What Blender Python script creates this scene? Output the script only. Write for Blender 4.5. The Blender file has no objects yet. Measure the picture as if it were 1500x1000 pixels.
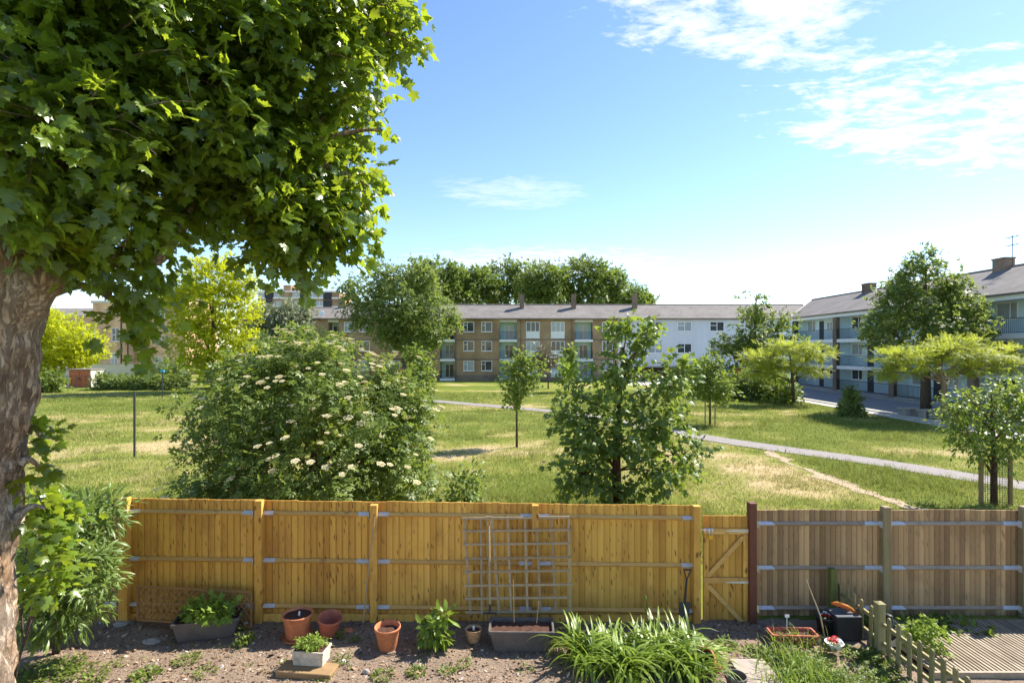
import bpy, math, random, zlib
import numpy as np
from mathutils import Vector, Matrix, noise as mnoise
random.seed(7); rng = np.random.default_rng(7)
C = bpy.context.scene.collection
F, CX, HY, H = 820.0, 750.0, 512.0, 4.2      # focal length in photo pixels, principal column, horizon row, eye height
def P(x, y, Z): return Vector(((x-CX)/F*Z, Z, H-(y-HY)/F*Z))
def G(x, y):
    Z = F*H/(y-HY); return Vector(((x-CX)/F*Z, Z, 0))
R = math.radians
# ------------------------------------------------------------------ materials
def new_mat(name):
    m = bpy.data.materials.new(name); m.use_nodes = True
    nt = m.node_tree; nt.nodes.clear()
    out = nt.nodes.new('ShaderNodeOutputMaterial')
    return m, nt, out
def N(nt, typ, **kw):
    n = nt.nodes.new(typ)
    for k, v in kw.items():
        if k in n.inputs.keys() if isinstance(k, str) else False: n.inputs[k].default_value = v
        else: setattr(n, k, v)
    return n
def L(nt, a, b): nt.links.new(a, b)
def ramp(nt, fac, stops):
    r = nt.nodes.new('ShaderNodeValToRGB'); e = r.color_ramp.elements
    while len(e) < len(stops): e.new(0.5)
    for el, (p, c) in zip(e, stops):
        el.position = p; el.color = (*c, 1) if len(c) == 3 else c
    L(nt, fac, r.inputs[0]); return r.outputs[0]
def mixc(nt, fac, a, b, mode='MIX'):
    m = nt.nodes.new('ShaderNodeMix'); m.data_type = 'RGBA'; m.blend_type = mode
    for s, v in ((0, fac), (6, a), (7, b)):
        if hasattr(v, 'links'): L(nt, v, m.inputs[s])
        else: m.inputs[s].default_value = v if s == 0 else ((*v, 1) if len(v) == 3 else v)
    return m.outputs[2]
def math_(nt, op, a, b=0.0, c=None):
    m = nt.nodes.new('ShaderNodeMath'); m.operation = op
    for i, v in enumerate((a, b) if c is None else (a, b, c)):
        if hasattr(v, 'links'): L(nt, v, m.inputs[i])
        else: m.inputs[i].default_value = v
    return m.outputs[0]
def geo_pos(nt, scale=(1, 1, 1)):
    g = nt.nodes.new('ShaderNodeNewGeometry'); mp = nt.nodes.new('ShaderNodeMapping')
    mp.inputs['Scale'].default_value = scale; L(nt, g.outputs['Position'], mp.inputs['Vector']); return mp.outputs[0]
def noise(nt, vec, scale, detail=4, rough=.55, dist=0):
    n = nt.nodes.new('ShaderNodeTexNoise'); n.inputs['Scale'].default_value = scale
    n.inputs['Detail'].default_value = detail; n.inputs['Roughness'].default_value = rough; n.inputs['Distortion'].default_value = dist
    L(nt, vec, n.inputs['Vector']); return n.outputs['Fac']
def attr(nt, name):
    a = nt.nodes.new('ShaderNodeAttribute'); a.attribute_name = name; return a.outputs['Fac']
def pbsdf(nt, out, col, rough=.8, spec=.3, metal=0, bump=None, bstr=.3, bdist=.01):
    p = nt.nodes.new('ShaderNodeBsdfPrincipled')
    if hasattr(col, 'links'): L(nt, col, p.inputs['Base Color'])
    else: p.inputs['Base Color'].default_value = (*col, 1)
    if hasattr(rough, 'links'): L(nt, rough, p.inputs['Roughness'])
    else: p.inputs['Roughness'].default_value = rough
    p.inputs['Specular IOR Level'].default_value = spec; p.inputs['Metallic'].default_value = metal
    if bump is not None:
        b = nt.nodes.new('ShaderNodeBump'); b.inputs['Strength'].default_value = bstr; b.inputs['Distance'].default_value = bdist
        L(nt, bump, b.inputs['Height']); L(nt, b.outputs[0], p.inputs['Normal'])
    if out is not None: L(nt, p.outputs[0], out.inputs[0])
    return p
def plain(name, col, rough=.7, spec=.3, metal=0, var=.25, sc=6.0, bstr=.15):
    m, nt, out = new_mat(name); v = geo_pos(nt)
    n = noise(nt, v, sc, 6, .65); n2 = noise(nt, v, sc*9, 3)
    lo = tuple(c*(1-var) for c in col); hi = tuple(min(1, c*(1+var)) for c in col)
    c = ramp(nt, n, [(.3, lo), (.7, hi)])
    c = mixc(nt, .35*min(1, var*4), c, ramp(nt, n2, [(.35, lo), (.65, hi)]))
    pbsdf(nt, out, c, rough, spec, metal, n2, bstr, .004); return m
def leaf_mat(name, dark, light, trans, tw=.45, rough=.45, spec=.35):
    m, nt, out = new_mat(name)
    t = attr(nt, 'tint'); c = ramp(nt, t, [(0, dark), (1, light)])
    p = pbsdf(nt, None, c, rough, spec)
    tr = nt.nodes.new('ShaderNodeBsdfTranslucent')
    tc = mixc(nt, .55, c, trans); L(nt, tc, tr.inputs[0])
    ms = nt.nodes.new('ShaderNodeMixShader'); ms.inputs[0].default_value = tw
    L(nt, p.outputs[0], ms.inputs[1]); L(nt, tr.outputs[0], ms.inputs[2]); L(nt, ms.outputs[0], out.inputs[0]); return m
def wood_mat(name, lo, hi, knot, grain_axis='z', knots=.5, stain=None):
    m, nt, out = new_mat(name)
    t = attr(nt, 'tint')
    sc = {'z': (1, 1, .07), 'x': (.07, 1, 1), 'y': (1, .07, 1)}[grain_axis]
    tcv = nt.nodes.new('ShaderNodeCombineXYZ'); L(nt, math_(nt, 'MULTIPLY', t, 37.0), tcv.inputs[1]); L(nt, math_(nt, 'MULTIPLY', t, 17.0), tcv.inputs[2])
    va = nt.nodes.new('ShaderNodeVectorMath'); va.operation = 'ADD'; L(nt, geo_pos(nt, sc), va.inputs[0]); L(nt, tcv.outputs[0], va.inputs[1])
    g = noise(nt, va.outputs[0], 55, 5, .6, 1.2); g2 = noise(nt, va.outputs[0], 9, 3, .5, .6)
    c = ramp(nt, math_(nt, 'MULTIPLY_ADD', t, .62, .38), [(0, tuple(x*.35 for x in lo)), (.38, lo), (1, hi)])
    c = mixc(nt, .32, c, ramp(nt, g, [(.3, tuple(x*.55 for x in lo)), (.68, tuple(min(1, x*1.12) for x in hi))]))
    c = mixc(nt, math_(nt, 'MULTIPLY', ramp(nt, g2, [(.45, (0, 0, 0)), (.75, (1, 1, 1))]), .45), c, tuple(x*.62 for x in lo))
    if knots:
        sp2 = nt.nodes.new('ShaderNodeSeparateXYZ'); L(nt, geo_pos(nt), sp2.inputs[0]); cb2 = nt.nodes.new('ShaderNodeCombineXYZ')
        i0, i1 = {'z': (0, 2), 'x': (1, 0), 'y': (0, 1)}[grain_axis]
        L(nt, math_(nt, 'MULTIPLY_ADD', sp2.outputs[i0], 9.0, math_(nt, 'MULTIPLY', t, 5.0)), cb2.inputs[0]); L(nt, math_(nt, 'MULTIPLY_ADD', sp2.outputs[i1], 4.6, math_(nt, 'MULTIPLY', t, 6.0)), cb2.inputs[1])
        vo = nt.nodes.new('ShaderNodeTexVoronoi'); vo.voronoi_dimensions = '2D'; vo.inputs['Scale'].default_value = 1; L(nt, cb2.outputs[0], vo.inputs['Vector'])
        d = math_(nt, 'ADD', vo.outputs['Distance'], math_(nt, 'MULTIPLY', noise(nt, cb2.outputs[0], 2.2, 4), .34)); big = noise(nt, geo_pos(nt), 1.1, 2)
        d = math_(nt, 'SUBTRACT', d, math_(nt, 'MULTIPLY', math_(nt, 'SUBTRACT', big, .45), .5))
        k = ramp(nt, d, [(.18, (1, 1, 1)), (.36, (0, 0, 0))])
        sel = ramp(nt, vo.outputs['Color'], [(.5, (0, 0, 0)), (.58, (1, 1, 1))])
        c = mixc(nt, math_(nt, 'MULTIPLY', math_(nt, 'MULTIPLY', k, sel), knots), c, knot)
    if stain:
        s = noise(nt, geo_pos(nt, (2.2, 2.2, 1.1)), 1.3, 5, .6)
        c = mixc(nt, ramp(nt, s, [(.5, (0, 0, 0)), (.72, (.7, .7, .7))]), c, stain)
    pbsdf(nt, out, c, .75, .25, 0, g, .35, .004); return m
# ------------------------------------------------------------------ object helpers
def tag(o, label=None, cat=None, group=None, kind=None):
    if label: o['label'] = label
    if cat: o['category'] = cat
    if group: o['group'] = group
    if kind: o['kind'] = kind
    return o
def wloc(o):
    v = Vector((0, 0, 0))
    while o is not None: v += o.location; o = o.parent
    return v
def thing(name, label, cat, loc=(0, 0, 0), group=None):
    o = bpy.data.objects.new(name, None); o.empty_display_size = .2; C.objects.link(o); o.location = loc
    return tag(o, label, cat, group)
def link(name, me, parent=None, loc=None):
    o = bpy.data.objects.new(name, me); C.objects.link(o)
    if parent: o.parent = parent
    if loc is not None: o.location = loc
    return o
def dup_tree(o, parent=None, delta=None):
    c = o.copy(); C.objects.link(c); c.parent = parent
    if delta is not None: c.location = Vector(o.location)+Vector(delta)
    for ch in list(o.children): dup_tree(ch, c)
    return c
class MB:
    """collects primitives in world coordinates and links them as one mesh object"""
    def __init__(s): s.v = []; s.f = []; s.t = []; s.tint = .5
    def add(s, vs, fs, t=None):
        o = len(s.v); s.v += [tuple(v) for v in vs]; s.f += [tuple(i+o for i in f) for f in fs]
        s.t += [s.tint if t is None else t]*len(vs); return s
    def box(s, x0, x1, y0, y1, z0, z1, M=None, t=None, bev=0.0):
        if bev:
            b = bev; vs = []; 
            for (x, sx) in ((x0, 1), (x1, -1)):
                for (y, sy) in ((y0, 1), (y1, -1)):
                    for (z, sz) in ((z0, 1), (z1, -1)):
                        vs += [(x, y+sy*b, z+sz*b), (x+sx*b, y, z+sz*b), (x+sx*b, y+sy*b, z)]
            import bmesh
            bm = bmesh.new(); [bm.verts.new(v) for v in vs]; bmesh.ops.convex_hull(bm, input=bm.verts)
            bm.verts.index_update(); vv = [v.co.copy() for v in bm.verts]; ff = [[v.index for v in f.verts] for f in bm.faces]; bm.free()
            return s.add([M @ v for v in vv] if M else vv, ff, t)
        vs = [Vector((x, y, z)) for x in (x0, x1) for y in (y0, y1) for z in (z0, z1)]
        if M: vs = [M @ v for v in vs]
        return s.add(vs, [(0, 1, 3, 2), (4, 6, 7, 5), (0, 4, 5, 1), (2, 3, 7, 6), (0, 2, 6, 4), (1, 5, 7, 3)], t)
    def poly(s, vs, thick=None, t=None):
        """planar polygon, extruded by vector `thick` if given"""
        n = len(vs); vs = [Vector(v) for v in vs]
        if thick is None: return s.add(vs, [tuple(range(n))], t)
        th = Vector(thick); w = vs+[v+th for v in vs]
        return s.add(w, [tuple(range(n)), tuple(range(2*n-1, n-1, -1))]+[((i+1) % n, i, n+i, n+(i+1) % n) for i in range(n)], t)
    def tube(s, pts, rad, n=8, cap=True, t=None, rough=0.0, rs=3.0):
        pts = [Vector(p) for p in pts]; k = len(pts)
        if not hasattr(rad, '__len__'): rad = [rad]*k
        vs = []; a = None
        for i, p in enumerate(pts):
            d = (pts[min(i+1, k-1)]-pts[max(i-1, 0)]).normalized()
            if a is None: a = d.orthogonal().normalized()
            a = (a-d*a.dot(d)).normalized(); b = d.cross(a)
            for j in range(n):
                th = 2*math.pi*j/n; w = a*math.cos(th)+b*math.sin(th); r = rad[i]
                if rough: q = p+w*r; r *= 1-rough*.9*(1-abs(mnoise.noise(Vector((q.x*rs*2.4, q.y*rs*2.4, q.z*rs*.5+9))))*2.2)*(1 if rough > .085 else 0)+rough*mnoise.noise(Vector((q.x*rs, q.y*rs, q.z*rs*.45)))+rough*.6*mnoise.noise(Vector((q.x*rs*3.1, q.y*rs*3.1, q.z*rs*1.1+5)))
                vs.append(p+w*r)
        fs = [(i*n+j, i*n+(j+1) % n, (i+1)*n+(j+1) % n, (i+1)*n+j) for i in range(k-1) for j in range(n)]
        if cap: fs += [tuple(range(n-1, -1, -1)), tuple((k-1)*n+j for j in range(n))]
        return s.add(vs, fs, t)
    def lathe(s, prof, c=(0, 0, 0), n=24, M=None, t=None, close=False):
        c = Vector(c); vs = []
        for (r, z) in prof:
            for j in range(n):
                a = 2*math.pi*j/n; v = Vector((r*math.cos(a), r*math.sin(a), z))
                vs.append((M @ v if M else v)+c)
        k = len(prof); fs = [(i*n+j, i*n+(j+1) % n, (i+1)*n+(j+1) % n, (i+1)*n+j) for i in range(k-1) for j in range(n)]
        fs += [tuple(range(n-1, -1, -1)), tuple((k-1)*n+j for j in range(n))]
        return s.add(vs, fs, t)
    def frustum(s, c, w0, d0, w1, d1, z0, z1, M=None, t=None):
        vs = []
        for (w, d, z) in ((w0, d0, z0), (w1, d1, z1)):
            vs += [Vector((-w/2, -d/2, z)), Vector((w/2, -d/2, z)), Vector((w/2, d/2, z)), Vector((-w/2, d/2, z))]
        vs = [(M @ v if M else v)+Vector(c) for v in vs]
        return s.add(vs, [(3, 2, 1, 0), (4, 5, 6, 7)]+[(i, (i+1) % 4, 4+(i+1) % 4, 4+i) for i in range(4)], t)
    def build(s, name, mat, parent=None, origin=None, smooth=False):
        o = wloc(parent) if parent else Vector(origin if origin is not None else (0, 0, 0))
        me = bpy.data.meshes.new(name); me.from_pydata([(v[0]-o.x, v[1]-o.y, v[2]-o.z) for v in s.v], [], s.f)
        a = me.attributes.new('tint', 'FLOAT', 'POINT'); a.data.foreach_set('value', np.array(s.t, dtype=np.float32))
        me.materials.append(mat)
        if smooth: me.polygons.foreach_set('use_smooth', [True]*len(me.polygons))
        me.update(); ob = link(name, me, parent)
        if not parent and origin is not None: ob.location = o
        return ob
def big_mesh(name, V, Fa, tint, mat, parent=None, smooth=False, origin=None):
    """V (n,3) float, Fa (m,k) int, same-size faces"""
    o = wloc(parent) if parent else Vector(origin if origin is not None else (0, 0, 0))
    V = np.asarray(V, dtype=np.float32)-np.array(o, dtype=np.float32); Fa = np.asarray(Fa, dtype=np.int32); m, k = Fa.shape
    me = bpy.data.meshes.new(name); me.vertices.add(len(V)); me.vertices.foreach_set('co', V.ravel())
    me.loops.add(m*k); me.loops.foreach_set('vertex_index', Fa.ravel())
    me.polygons.add(m); me.polygons.foreach_set('loop_start', np.arange(m, dtype=np.int32)*k)
    a = me.attributes.new('tint', 'FLOAT', 'POINT'); a.data.foreach_set('value', np.asarray(tint, dtype=np.float32))
    if smooth: me.polygons.foreach_set('use_smooth', np.ones(m, dtype=bool))
    me.materials.append(mat); me.update(calc_edges=True); me.validate()
    ob = link(name, me, parent)
    if not parent and origin is not None: ob.location = o
    return ob
# ------------------------------------------------------------------ numpy helpers
def unit(a): return a/np.maximum(np.linalg.norm(a, axis=-1, keepdims=True), 1e-9)
_perm = np.random.default_rng(3).random((256, 256)).astype(np.float32)
def vnoise(x, y):
    xi = np.floor(x).astype(int); yi = np.floor(y).astype(int); fx = x-xi; fy = y-yi
    fx = fx*fx*(3-2*fx); fy = fy*fy*(3-2*fy); g = lambda i, j: _perm[i & 255, j & 255]
    return (g(xi, yi)*(1-fx)+g(xi+1, yi)*fx)*(1-fy)+(g(xi, yi+1)*(1-fx)+g(xi+1, yi+1)*fx)*fy
def fbm(x, y, o=4):
    s = 0; a = .5
    for i in range(o): s = s+a*vnoise(x*2**i+17*i, y*2**i+9*i); a *= .5
    return s/(1-.5**o)
def template(kind):
    if kind == 'sycamore':
        half = [(.0, .04), (.17, -.06), (.30, .03), (.46, .02), (.40, .15), (.33, .24), (.47, .33), (.62, .50), (.45, .52), (.40, .60), (.20, .58), (.24, .74), (.12, .82), (0, 1.05)]
        pts = half+[(-x, y) for (x, y) in half[-2:0:-1]]
        V = [(0, .30, .03)]+[(x, y, -.20*abs(x)-.10*max(0, y-.4)**2-.05*(i % 2)) for i, (x, y) in enumerate(pts)]
        n = len(pts); Fa = [(0, 1+i, 1+(i+1) % n) for i in range(n)]
    elif kind == 'lobed':                                       # the same leaf seen from farther away
        half = [(0, 0), (.40, -.02), (.30, .22), (.58, .5), (.22, .56), (0, 1.0)]
        pts = half+[(-x, y) for (x, y) in half[-2:0:-1]]
        V = [(0, .3, .03)]+[(x, y, -.22*abs(x)-.12*y*y) for (x, y) in pts]; n = len(pts)
        Fa = [(0, 1+i, 1+(i+1) % n) for i in range(n)]
    elif kind == 'lance':
        V = [(0, 0, 0), (.10, .3, -.02), (.085, .65, -.06), (0, 1, -.16), (-.085, .65, -.06), (-.10, .3, -.02), (0, .35, .02), (0, .68, -.02)]
        Fa = [(0, 1, 6), (0, 6, 5), (1, 2, 7), (1, 7, 6), (6, 7, 4), (6, 4, 5), (2, 3, 7), (7, 3, 4)]
    elif kind == 'pinnate':                                     # elder: five to seven leaflets
        V = []; Fa = []
        def leaflet(px, py, ang, l, w, dz):
            o = len(V); c, s_ = math.cos(ang), math.sin(ang)
            for (x, y, z) in ((0, 0, 0), (w, .45, -.03), (0, 1, -.14), (-w, .45, -.03), (0, .45, .025)):
                x *= l; y *= l; V.append((px+x*c+y*s_, py-x*s_+y*c, dz+z*l))
            Fa.extend([(o, o+1, o+4), (o+1, o+2, o+4), (o+2, o+3, o+4), (o+3, o, o+4)])
        leaflet(0, .55, 0, .5, .24, 0)
        for (py, an) in ((.52, .85), (.26, 1.1)):
            leaflet(.01, py, an, .46, .24, -.03); leaflet(-.01, py, -an, .46, .24, -.03)
    elif kind == 'feather':                                     # acacia: flat spray of tiny leaflets
        V = []; Fa = []
        for k in range(7):
            for sgn in (1, -1):
                o = len(V); y = .1+.12*k; l = .30*(1-.06*abs(k-3))
                V.extend([(0, y, 0), (sgn*l*.5, y+.015, -.02), (sgn*l, y+.10, -.07), (sgn*l*.5, y+.09, -.02)]); Fa.extend([(o, o+1, o+2), (o, o+2, o+3)])
    elif kind == 'spray':                                       # far foliage: five small leaves on a twig
        V = []; Fa = []; r = random.Random(5)
        for k in range(5):
            o = len(V); a = r.uniform(-2.2, 2.2); px, py, pz = r.uniform(-.25, .25), r.uniform(.0, .6), r.uniform(-.15, .15)
            c, s_ = math.cos(a), math.sin(a); tl = r.uniform(-.5, .5)
            for (x, y) in ((0, 0), (.17, .22), (0, .5), (-.17, .22)):
                V.append((px+x*c+y*s_, py-x*s_+y*c, pz+tl*(x*.8+y*.3)))
            Fa.extend([(o, o+1, o+2), (o, o+2, o+3)])
    elif kind == 'oval':
        V = [(0, 0, 0), (.22, .3, -.03), (.2, .65, -.05), (0, 1, -.12), (-.2, .65, -.05), (-.22, .3, -.03), (0, .5, .03)]
        Fa = [(i, (i+1) % 6, 6) for i in range(6)]
    elif kind == 'needle':
        V = [(0, 0, 0), (.06, .5, 0), (0, 1, 0), (-.06, .5, 0), (.3, .7, .1), (.36, .65, .1), (-.3, .7, .1), (-.36, .65, .1), (0, .25, 0), (0, .32, 0)]
        Fa = [(0, 1, 2), (0, 2, 3), (8, 5, 4), (8, 6, 7)]
    return np.array(V, dtype=np.float32), np.array(Fa, dtype=np.int32)
def scatter(name, kind, pos, tip, nor, size, tint, mat, parent=None, origin=None):
    T, Fa = template(kind); n = len(pos); k = len(T)
    y = unit(tip); x = unit(np.cross(y, nor)); z = np.cross(x, y)
    V = pos[:, None, :]+size[:, None, None]*(T[None, :, 0:1]*x[:, None]+T[None, :, 1:2]*y[:, None]+T[None, :, 2:3]*z[:, None])
    FF = Fa[None]+(np.arange(n)*k)[:, None, None]
    return big_mesh(name, V.reshape(-1, 3), FF.reshape(-1, 3), np.repeat(tint, k), mat, parent, False, origin)
def blob(x, y, Z, rx, ry, dz=None):
    s = Z/F; c = P(x, y, Z); return (np.array(c), np.array((rx*s, dz if dz else rx*s, ry*s)))
def crown_points(blobs, ncl, bias=.33, inner=.62, zmin=None, jag=.25, hollow=0.0, hf=1.0):
    w = np.array([(b[1][0]*b[1][1]+b[1][0]*b[1][2]+b[1][1]*b[1][2]) for b in blobs]); w /= w.sum()
    out = []; nrm = []
    while len(out) < ncl:
        i = rng.choice(len(blobs), p=w); c, r = blobs[i]
        d = rng.normal(size=3); d /= np.linalg.norm(d)
        f = rng.random()**bias*(1+jag*(rng.random()-.45))
        p = c+d*r*f
        if zmin is not None and p[2] < zmin: continue
        if f > .5 and any(np.linalg.norm((p-c2)/r2) < inner for j, (c2, r2) in enumerate(blobs) if j != i): continue
        if hollow and f > .62 and mnoise.noise(Vector(p)*hf+Vector((7, 3, 1))) < hollow-.5: continue
        out.append(p); nrm.append(d*np.array((1/r[0], 1/r[1], 1/r[2])))
    return np.array(out), unit(np.array(nrm))
def leaves(name, kind, blobs, ncl, per, size, mat, parent, spread, bias=.33, inner=.62, up=.5, droop=.35, rnd=.5, zmin=None, tint=(.0, 1.), cl_tint=.5, jag=.25, flat=1.0, spray=0.0, hollow=0.0, hf=1.0):
    c, nr = crown_points(blobs, ncl, bias, inner, zmin, jag, hollow, hf)
    n = ncl*per; cc = np.repeat(c, per, 0); nn = np.repeat(nr, per, 0)
    off = rng.normal(size=(n, 3))*spread*np.array((1, 1, flat)); leaves.ends = None
    if spray:
        dv = unit(nr*1.0+np.array((0, 0, -.25))*flat+rng.normal(size=nr.shape)*.45*np.array((1, 1, flat)))*spray*(.5+.8*rng.random((ncl, 1))); leaves.ends = dv
        tt = rng.random(n)**.8; off = off*(1.15-.6*tt[:, None])+np.repeat(dv, per, 0)*(tt[:, None]-.35)+np.array((0, 0, -.25*spray*flat))*(tt**2)[:, None]
    pos = cc+off
    if zmin is not None: pos[:, 2] = np.maximum(pos[:, 2], zmin+rng.random(n)*.1)
    nor = unit(nn*.6+np.array((0, 0, up))+rng.normal(size=(n, 3))*rnd)
    tip = unit(nn*.6+unit(off)*.8+np.array((0, 0, -droop))+rng.normal(size=(n, 3))*.35)
    ct = np.repeat(rng.random(ncl), per); t = cl_tint*ct+(1-cl_tint)*rng.random(n)
    t = tint[0]+(tint[1]-tint[0])*t
    sz = size*(.65+.7*rng.random(n))
    scatter(name, kind, pos, tip, nor, sz, t, mat, parent); return c
def bez(a, b, c, n=6):
    a, b, c = Vector(a), Vector(b), Vector(c)
    return [a*(1-t)**2+b*2*t*(1-t)+c*t*t for t in [i/n for i in range(n+1)]]
def branch_mesh(mb, trunk, rads, targets, r1, twigs=None, rt=.01, sides=6):
    """trunk polyline, limbs rising from it to the targets, twigs to every cluster point"""
    mb.tube(trunk, rads, max(sides, 8)); nodes = [Vector(p) for p in trunk[1:]]
    base = Vector(trunk[0]); top = Vector(trunk[-1])
    for tg in targets:
        tg = Vector(tg); f = random.uniform(.35, .95); i = min(len(trunk)-2, int(f*(len(trunk)-1)))
        st = Vector(trunk[i]).lerp(Vector(trunk[i+1]), f*(len(trunk)-1)-i)
        if st.z > tg.z: st = Vector(trunk[max(1, len(trunk)//3)])
        mid = st.lerp(tg, .5); mid.z += (tg-st).length*.12; mid += Vector((random.uniform(-1, 1), random.uniform(-1, 1), 0))*(tg-st).length*.08
        pl = bez(st, mid, tg, 6); mb.tube(pl, [r1*(1-.8*k/6) for k in range(7)], sides); nodes += pl[2:]
    if twigs is not None and len(twigs):
        A = np.array([tuple(n) for n in nodes])
        for c in twigs:
            i = np.argmin(((A-c)**2).sum(1)); st = Vector(A[i]); e = Vector(c); mid = st.lerp(e, .5)+Vector((0, 0, (e-st).length*.1))
            mb.tube(bez(st, mid, e, 3), [rt, rt*.8, rt*.6, rt*.35], 4, cap=False)
# ================================================================== render, camera, light
sc = bpy.context.scene
cam = bpy.data.cameras.new('camera'); co = bpy.data.objects.new('camera', cam); C.objects.link(co); sc.camera = co
co.location = (0, 0, H); co.rotation_euler = (R(90), 0, 0)
cam.sensor_width = 36; cam.lens = 36*F/1500; cam.shift_y = 12/1500; cam.clip_end = 2000; cam.clip_start = .05
sc.view_settings.view_transform = 'Standard'; sc.view_settings.look = 'None'; sc.view_settings.exposure = EXPO = 1.52; sc.view_settings.gamma = 1
SUN = Vector((.84, .45, 1.0)).normalized()
sl = bpy.data.lights.new('sun', 'SUN'); sl.energy = 4.1; sl.angle = R(.5); sl.color = (1, .94, .84)
so = bpy.data.objects.new('sun', sl); C.objects.link(so); so.rotation_euler = SUN.to_track_quat('Z', 'Y').to_euler(); so.location = (20, 20, 40)
w = bpy.data.worlds.new('World'); sc.world = w; w.use_nodes = True; nt = w.node_tree; nt.nodes.clear()
sky = nt.nodes.new('ShaderNodeTexSky'); sky.sky_type = 'NISHITA'; sky.sun_disc = False
sky.sun_elevation = math.asin(SUN.z); sky.sun_rotation = math.atan2(SUN.x, SUN.y); sky.air_density = 1.0; sky.dust_density = .15; sky.ozone_density = 2.0
bg = nt.nodes.new('ShaderNodeBackground'); bg.inputs[1].default_value = .09
wo = nt.nodes.new('ShaderNodeOutputWorld')
tc = nt.nodes.new('ShaderNodeTexCoord'); sx = nt.nodes.new('ShaderNodeSeparateXYZ'); L(nt, tc.outputs['Generated'], sx.inputs[0])
zc = math_(nt, 'MAXIMUM', sx.outputs[2], .03); pxn = math_(nt, 'DIVIDE', sx.outputs[0], zc); pyn = math_(nt, 'DIVIDE', sx.outputs[1], zc)
cl = nt.nodes.new('ShaderNodeCombineXYZ'); L(nt, pxn, cl.inputs[0]); L(nt, pyn, cl.inputs[1])
def cmask(cx, cy, ang, ra, rb, soft):
    mp = nt.nodes.new('ShaderNodeMapping'); mp.vector_type = 'TEXTURE'; mp.inputs['Location'].default_value = (cx, cy, 0)
    mp.inputs['Rotation'].default_value = (0, 0, ang); mp.inputs['Scale'].default_value = (ra, rb, 1); L(nt, cl.outputs[0], mp.inputs[0])
    ln = nt.nodes.new('ShaderNodeVectorMath'); ln.operation = 'LENGTH'; L(nt, mp.outputs[0], ln.inputs[0])
    mr = nt.nodes.new('ShaderNodeMapRange'); mr.inputs[1].default_value = 1.0; mr.inputs[2].default_value = 1-soft; mr.interpolation_type = 'SMOOTHERSTEP'; L(nt, ln.outputs['Value'], mr.inputs[0])
    return mr.outputs[0]
mpc = nt.nodes.new('ShaderNodeMapping'); mpc.inputs['Rotation'].default_value = (0, 0, -.5); mpc.inputs['Scale'].default_value = (1, 1.5, 1); L(nt, cl.outputs[0], mpc.inputs[0])
nA = noise(nt, mpc.outputs[0], 3.8, 10, .62, .5); nB = noise(nt, mpc.outputs[0], 13, 8, .65, .4)
nn_ = math_(nt, 'ADD', math_(nt, 'MULTIPLY', nA, .7), math_(nt, 'MULTIPLY', nB, .34))
mA = cmask(2.1, 2.5, .42, 2.0, .95, .8); mB = cmask(.0, 3.6, .3, .75, .6, .9); mC = cmask(.4, 6.6, .1, 2.6, 1.9, .9); mD = cmask(.75, 1.72, .25, .95, .42, .85)
def cdens(mask, lo, gain):
    t = math_(nt, 'ADD', nn_, math_(nt, 'MULTIPLY', mask, .22)); t = math_(nt, 'SUBTRACT', t, lo); t = math_(nt, 'MULTIPLY', t, gain)
    cm = nt.nodes.new('ShaderNodeClamp'); L(nt, t, cm.inputs[0]); return math_(nt, 'MULTIPLY', cm.outputs[0], math_(nt, 'MINIMUM', math_(nt, 'MULTIPLY', mask, 2.5), 1.0))
den = math_(nt, 'MAXIMUM', cdens(mA, .662, 6.0), math_(nt, 'MULTIPLY', cdens(mB, .58, 2.6), .55))
den = math_(nt, 'MAXIMUM', den, math_(nt, 'MULTIPLY', cdens(mC, .56, 4.0), .6)); den = math_(nt, 'MAXIMUM', den, cdens(mD, .65, 5.0))
hs = nt.nodes.new('ShaderNodeHueSaturation'); hs.inputs['Hue'].default_value = .505; hs.inputs['Saturation'].default_value = 1.1; L(nt, sky.outputs[0], hs.inputs['Color'])
col = mixc(nt, den, hs.outputs[0], (5.4, 5.45, 5.55))
L(nt, col, bg.inputs[0]); L(nt, bg.outputs[0], wo.inputs[0])
# ================================================================== materials
YW = wood_mat('yellow_timber', (.50, .218, .034), (.98, .57, .125), (.20, .085, .025), 'z', .95, (.36, .16, .04))
YR = wood_mat('yellow_rail', (.60, .33, .09), (.74, .44, .14), (.2, .09, .03), 'x', .5)
GW = wood_mat('weathered_boards', (.12, .066, .028), (.78, .50, .245), (.12, .07, .04), 'z', .5, (.20, .125, .06))
GR = wood_mat('weathered_rail', (.34, .25, .17), (.52, .40, .28), (.10, .08, .07), 'x', .3)
GP = wood_mat('mossy_post', (.26, .19, .09), (.40, .31, .18), (.1, .08, .05), 'z', .2, (.20, .19, .08))
RP = plain('red_brown_paint', (.15, .052, .028), .6, .35, 0, .25)
GALV = plain('galvanised_steel', (.62, .62, .62), .5, .5, .25, .12, 20)
ALU = plain('zinc_strap', (.66, .62, .50), .5, .5, .2, .15, 20)
TRL = wood_mat('grey_trellis_wood', (.33, .24, .14), (.50, .38, .23), (.1, .08, .06), 'z', .2)
LAT = wood_mat('brown_lattice_wood', (.24, .125, .045), (.40, .22, .085), (.08, .04, .02), 'x', .2)
DECK = wood_mat('deck_wood', (.25, .20, .14), (.44, .36, .26), (.12, .09, .06), 'y', .2, (.2, .15, .09))
PKT = wood_mat('picket_wood', (.24, .21, .09), (.40, .34, .17), (.12, .09, .05), 'z', .3, (.19, .21, .08))
PLNK = wood_mat('plank_wood', (.25, .15, .07), (.36, .24, .12), (.12, .07, .03), 'x', .4)
TERRA = plain('terracotta', (.50, .185, .085), .85, .2, 0, .36, 7)
TERRB = plain('reddish_terracotta', (.44, .14, .085), .85, .2, 0, .36, 7)
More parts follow.
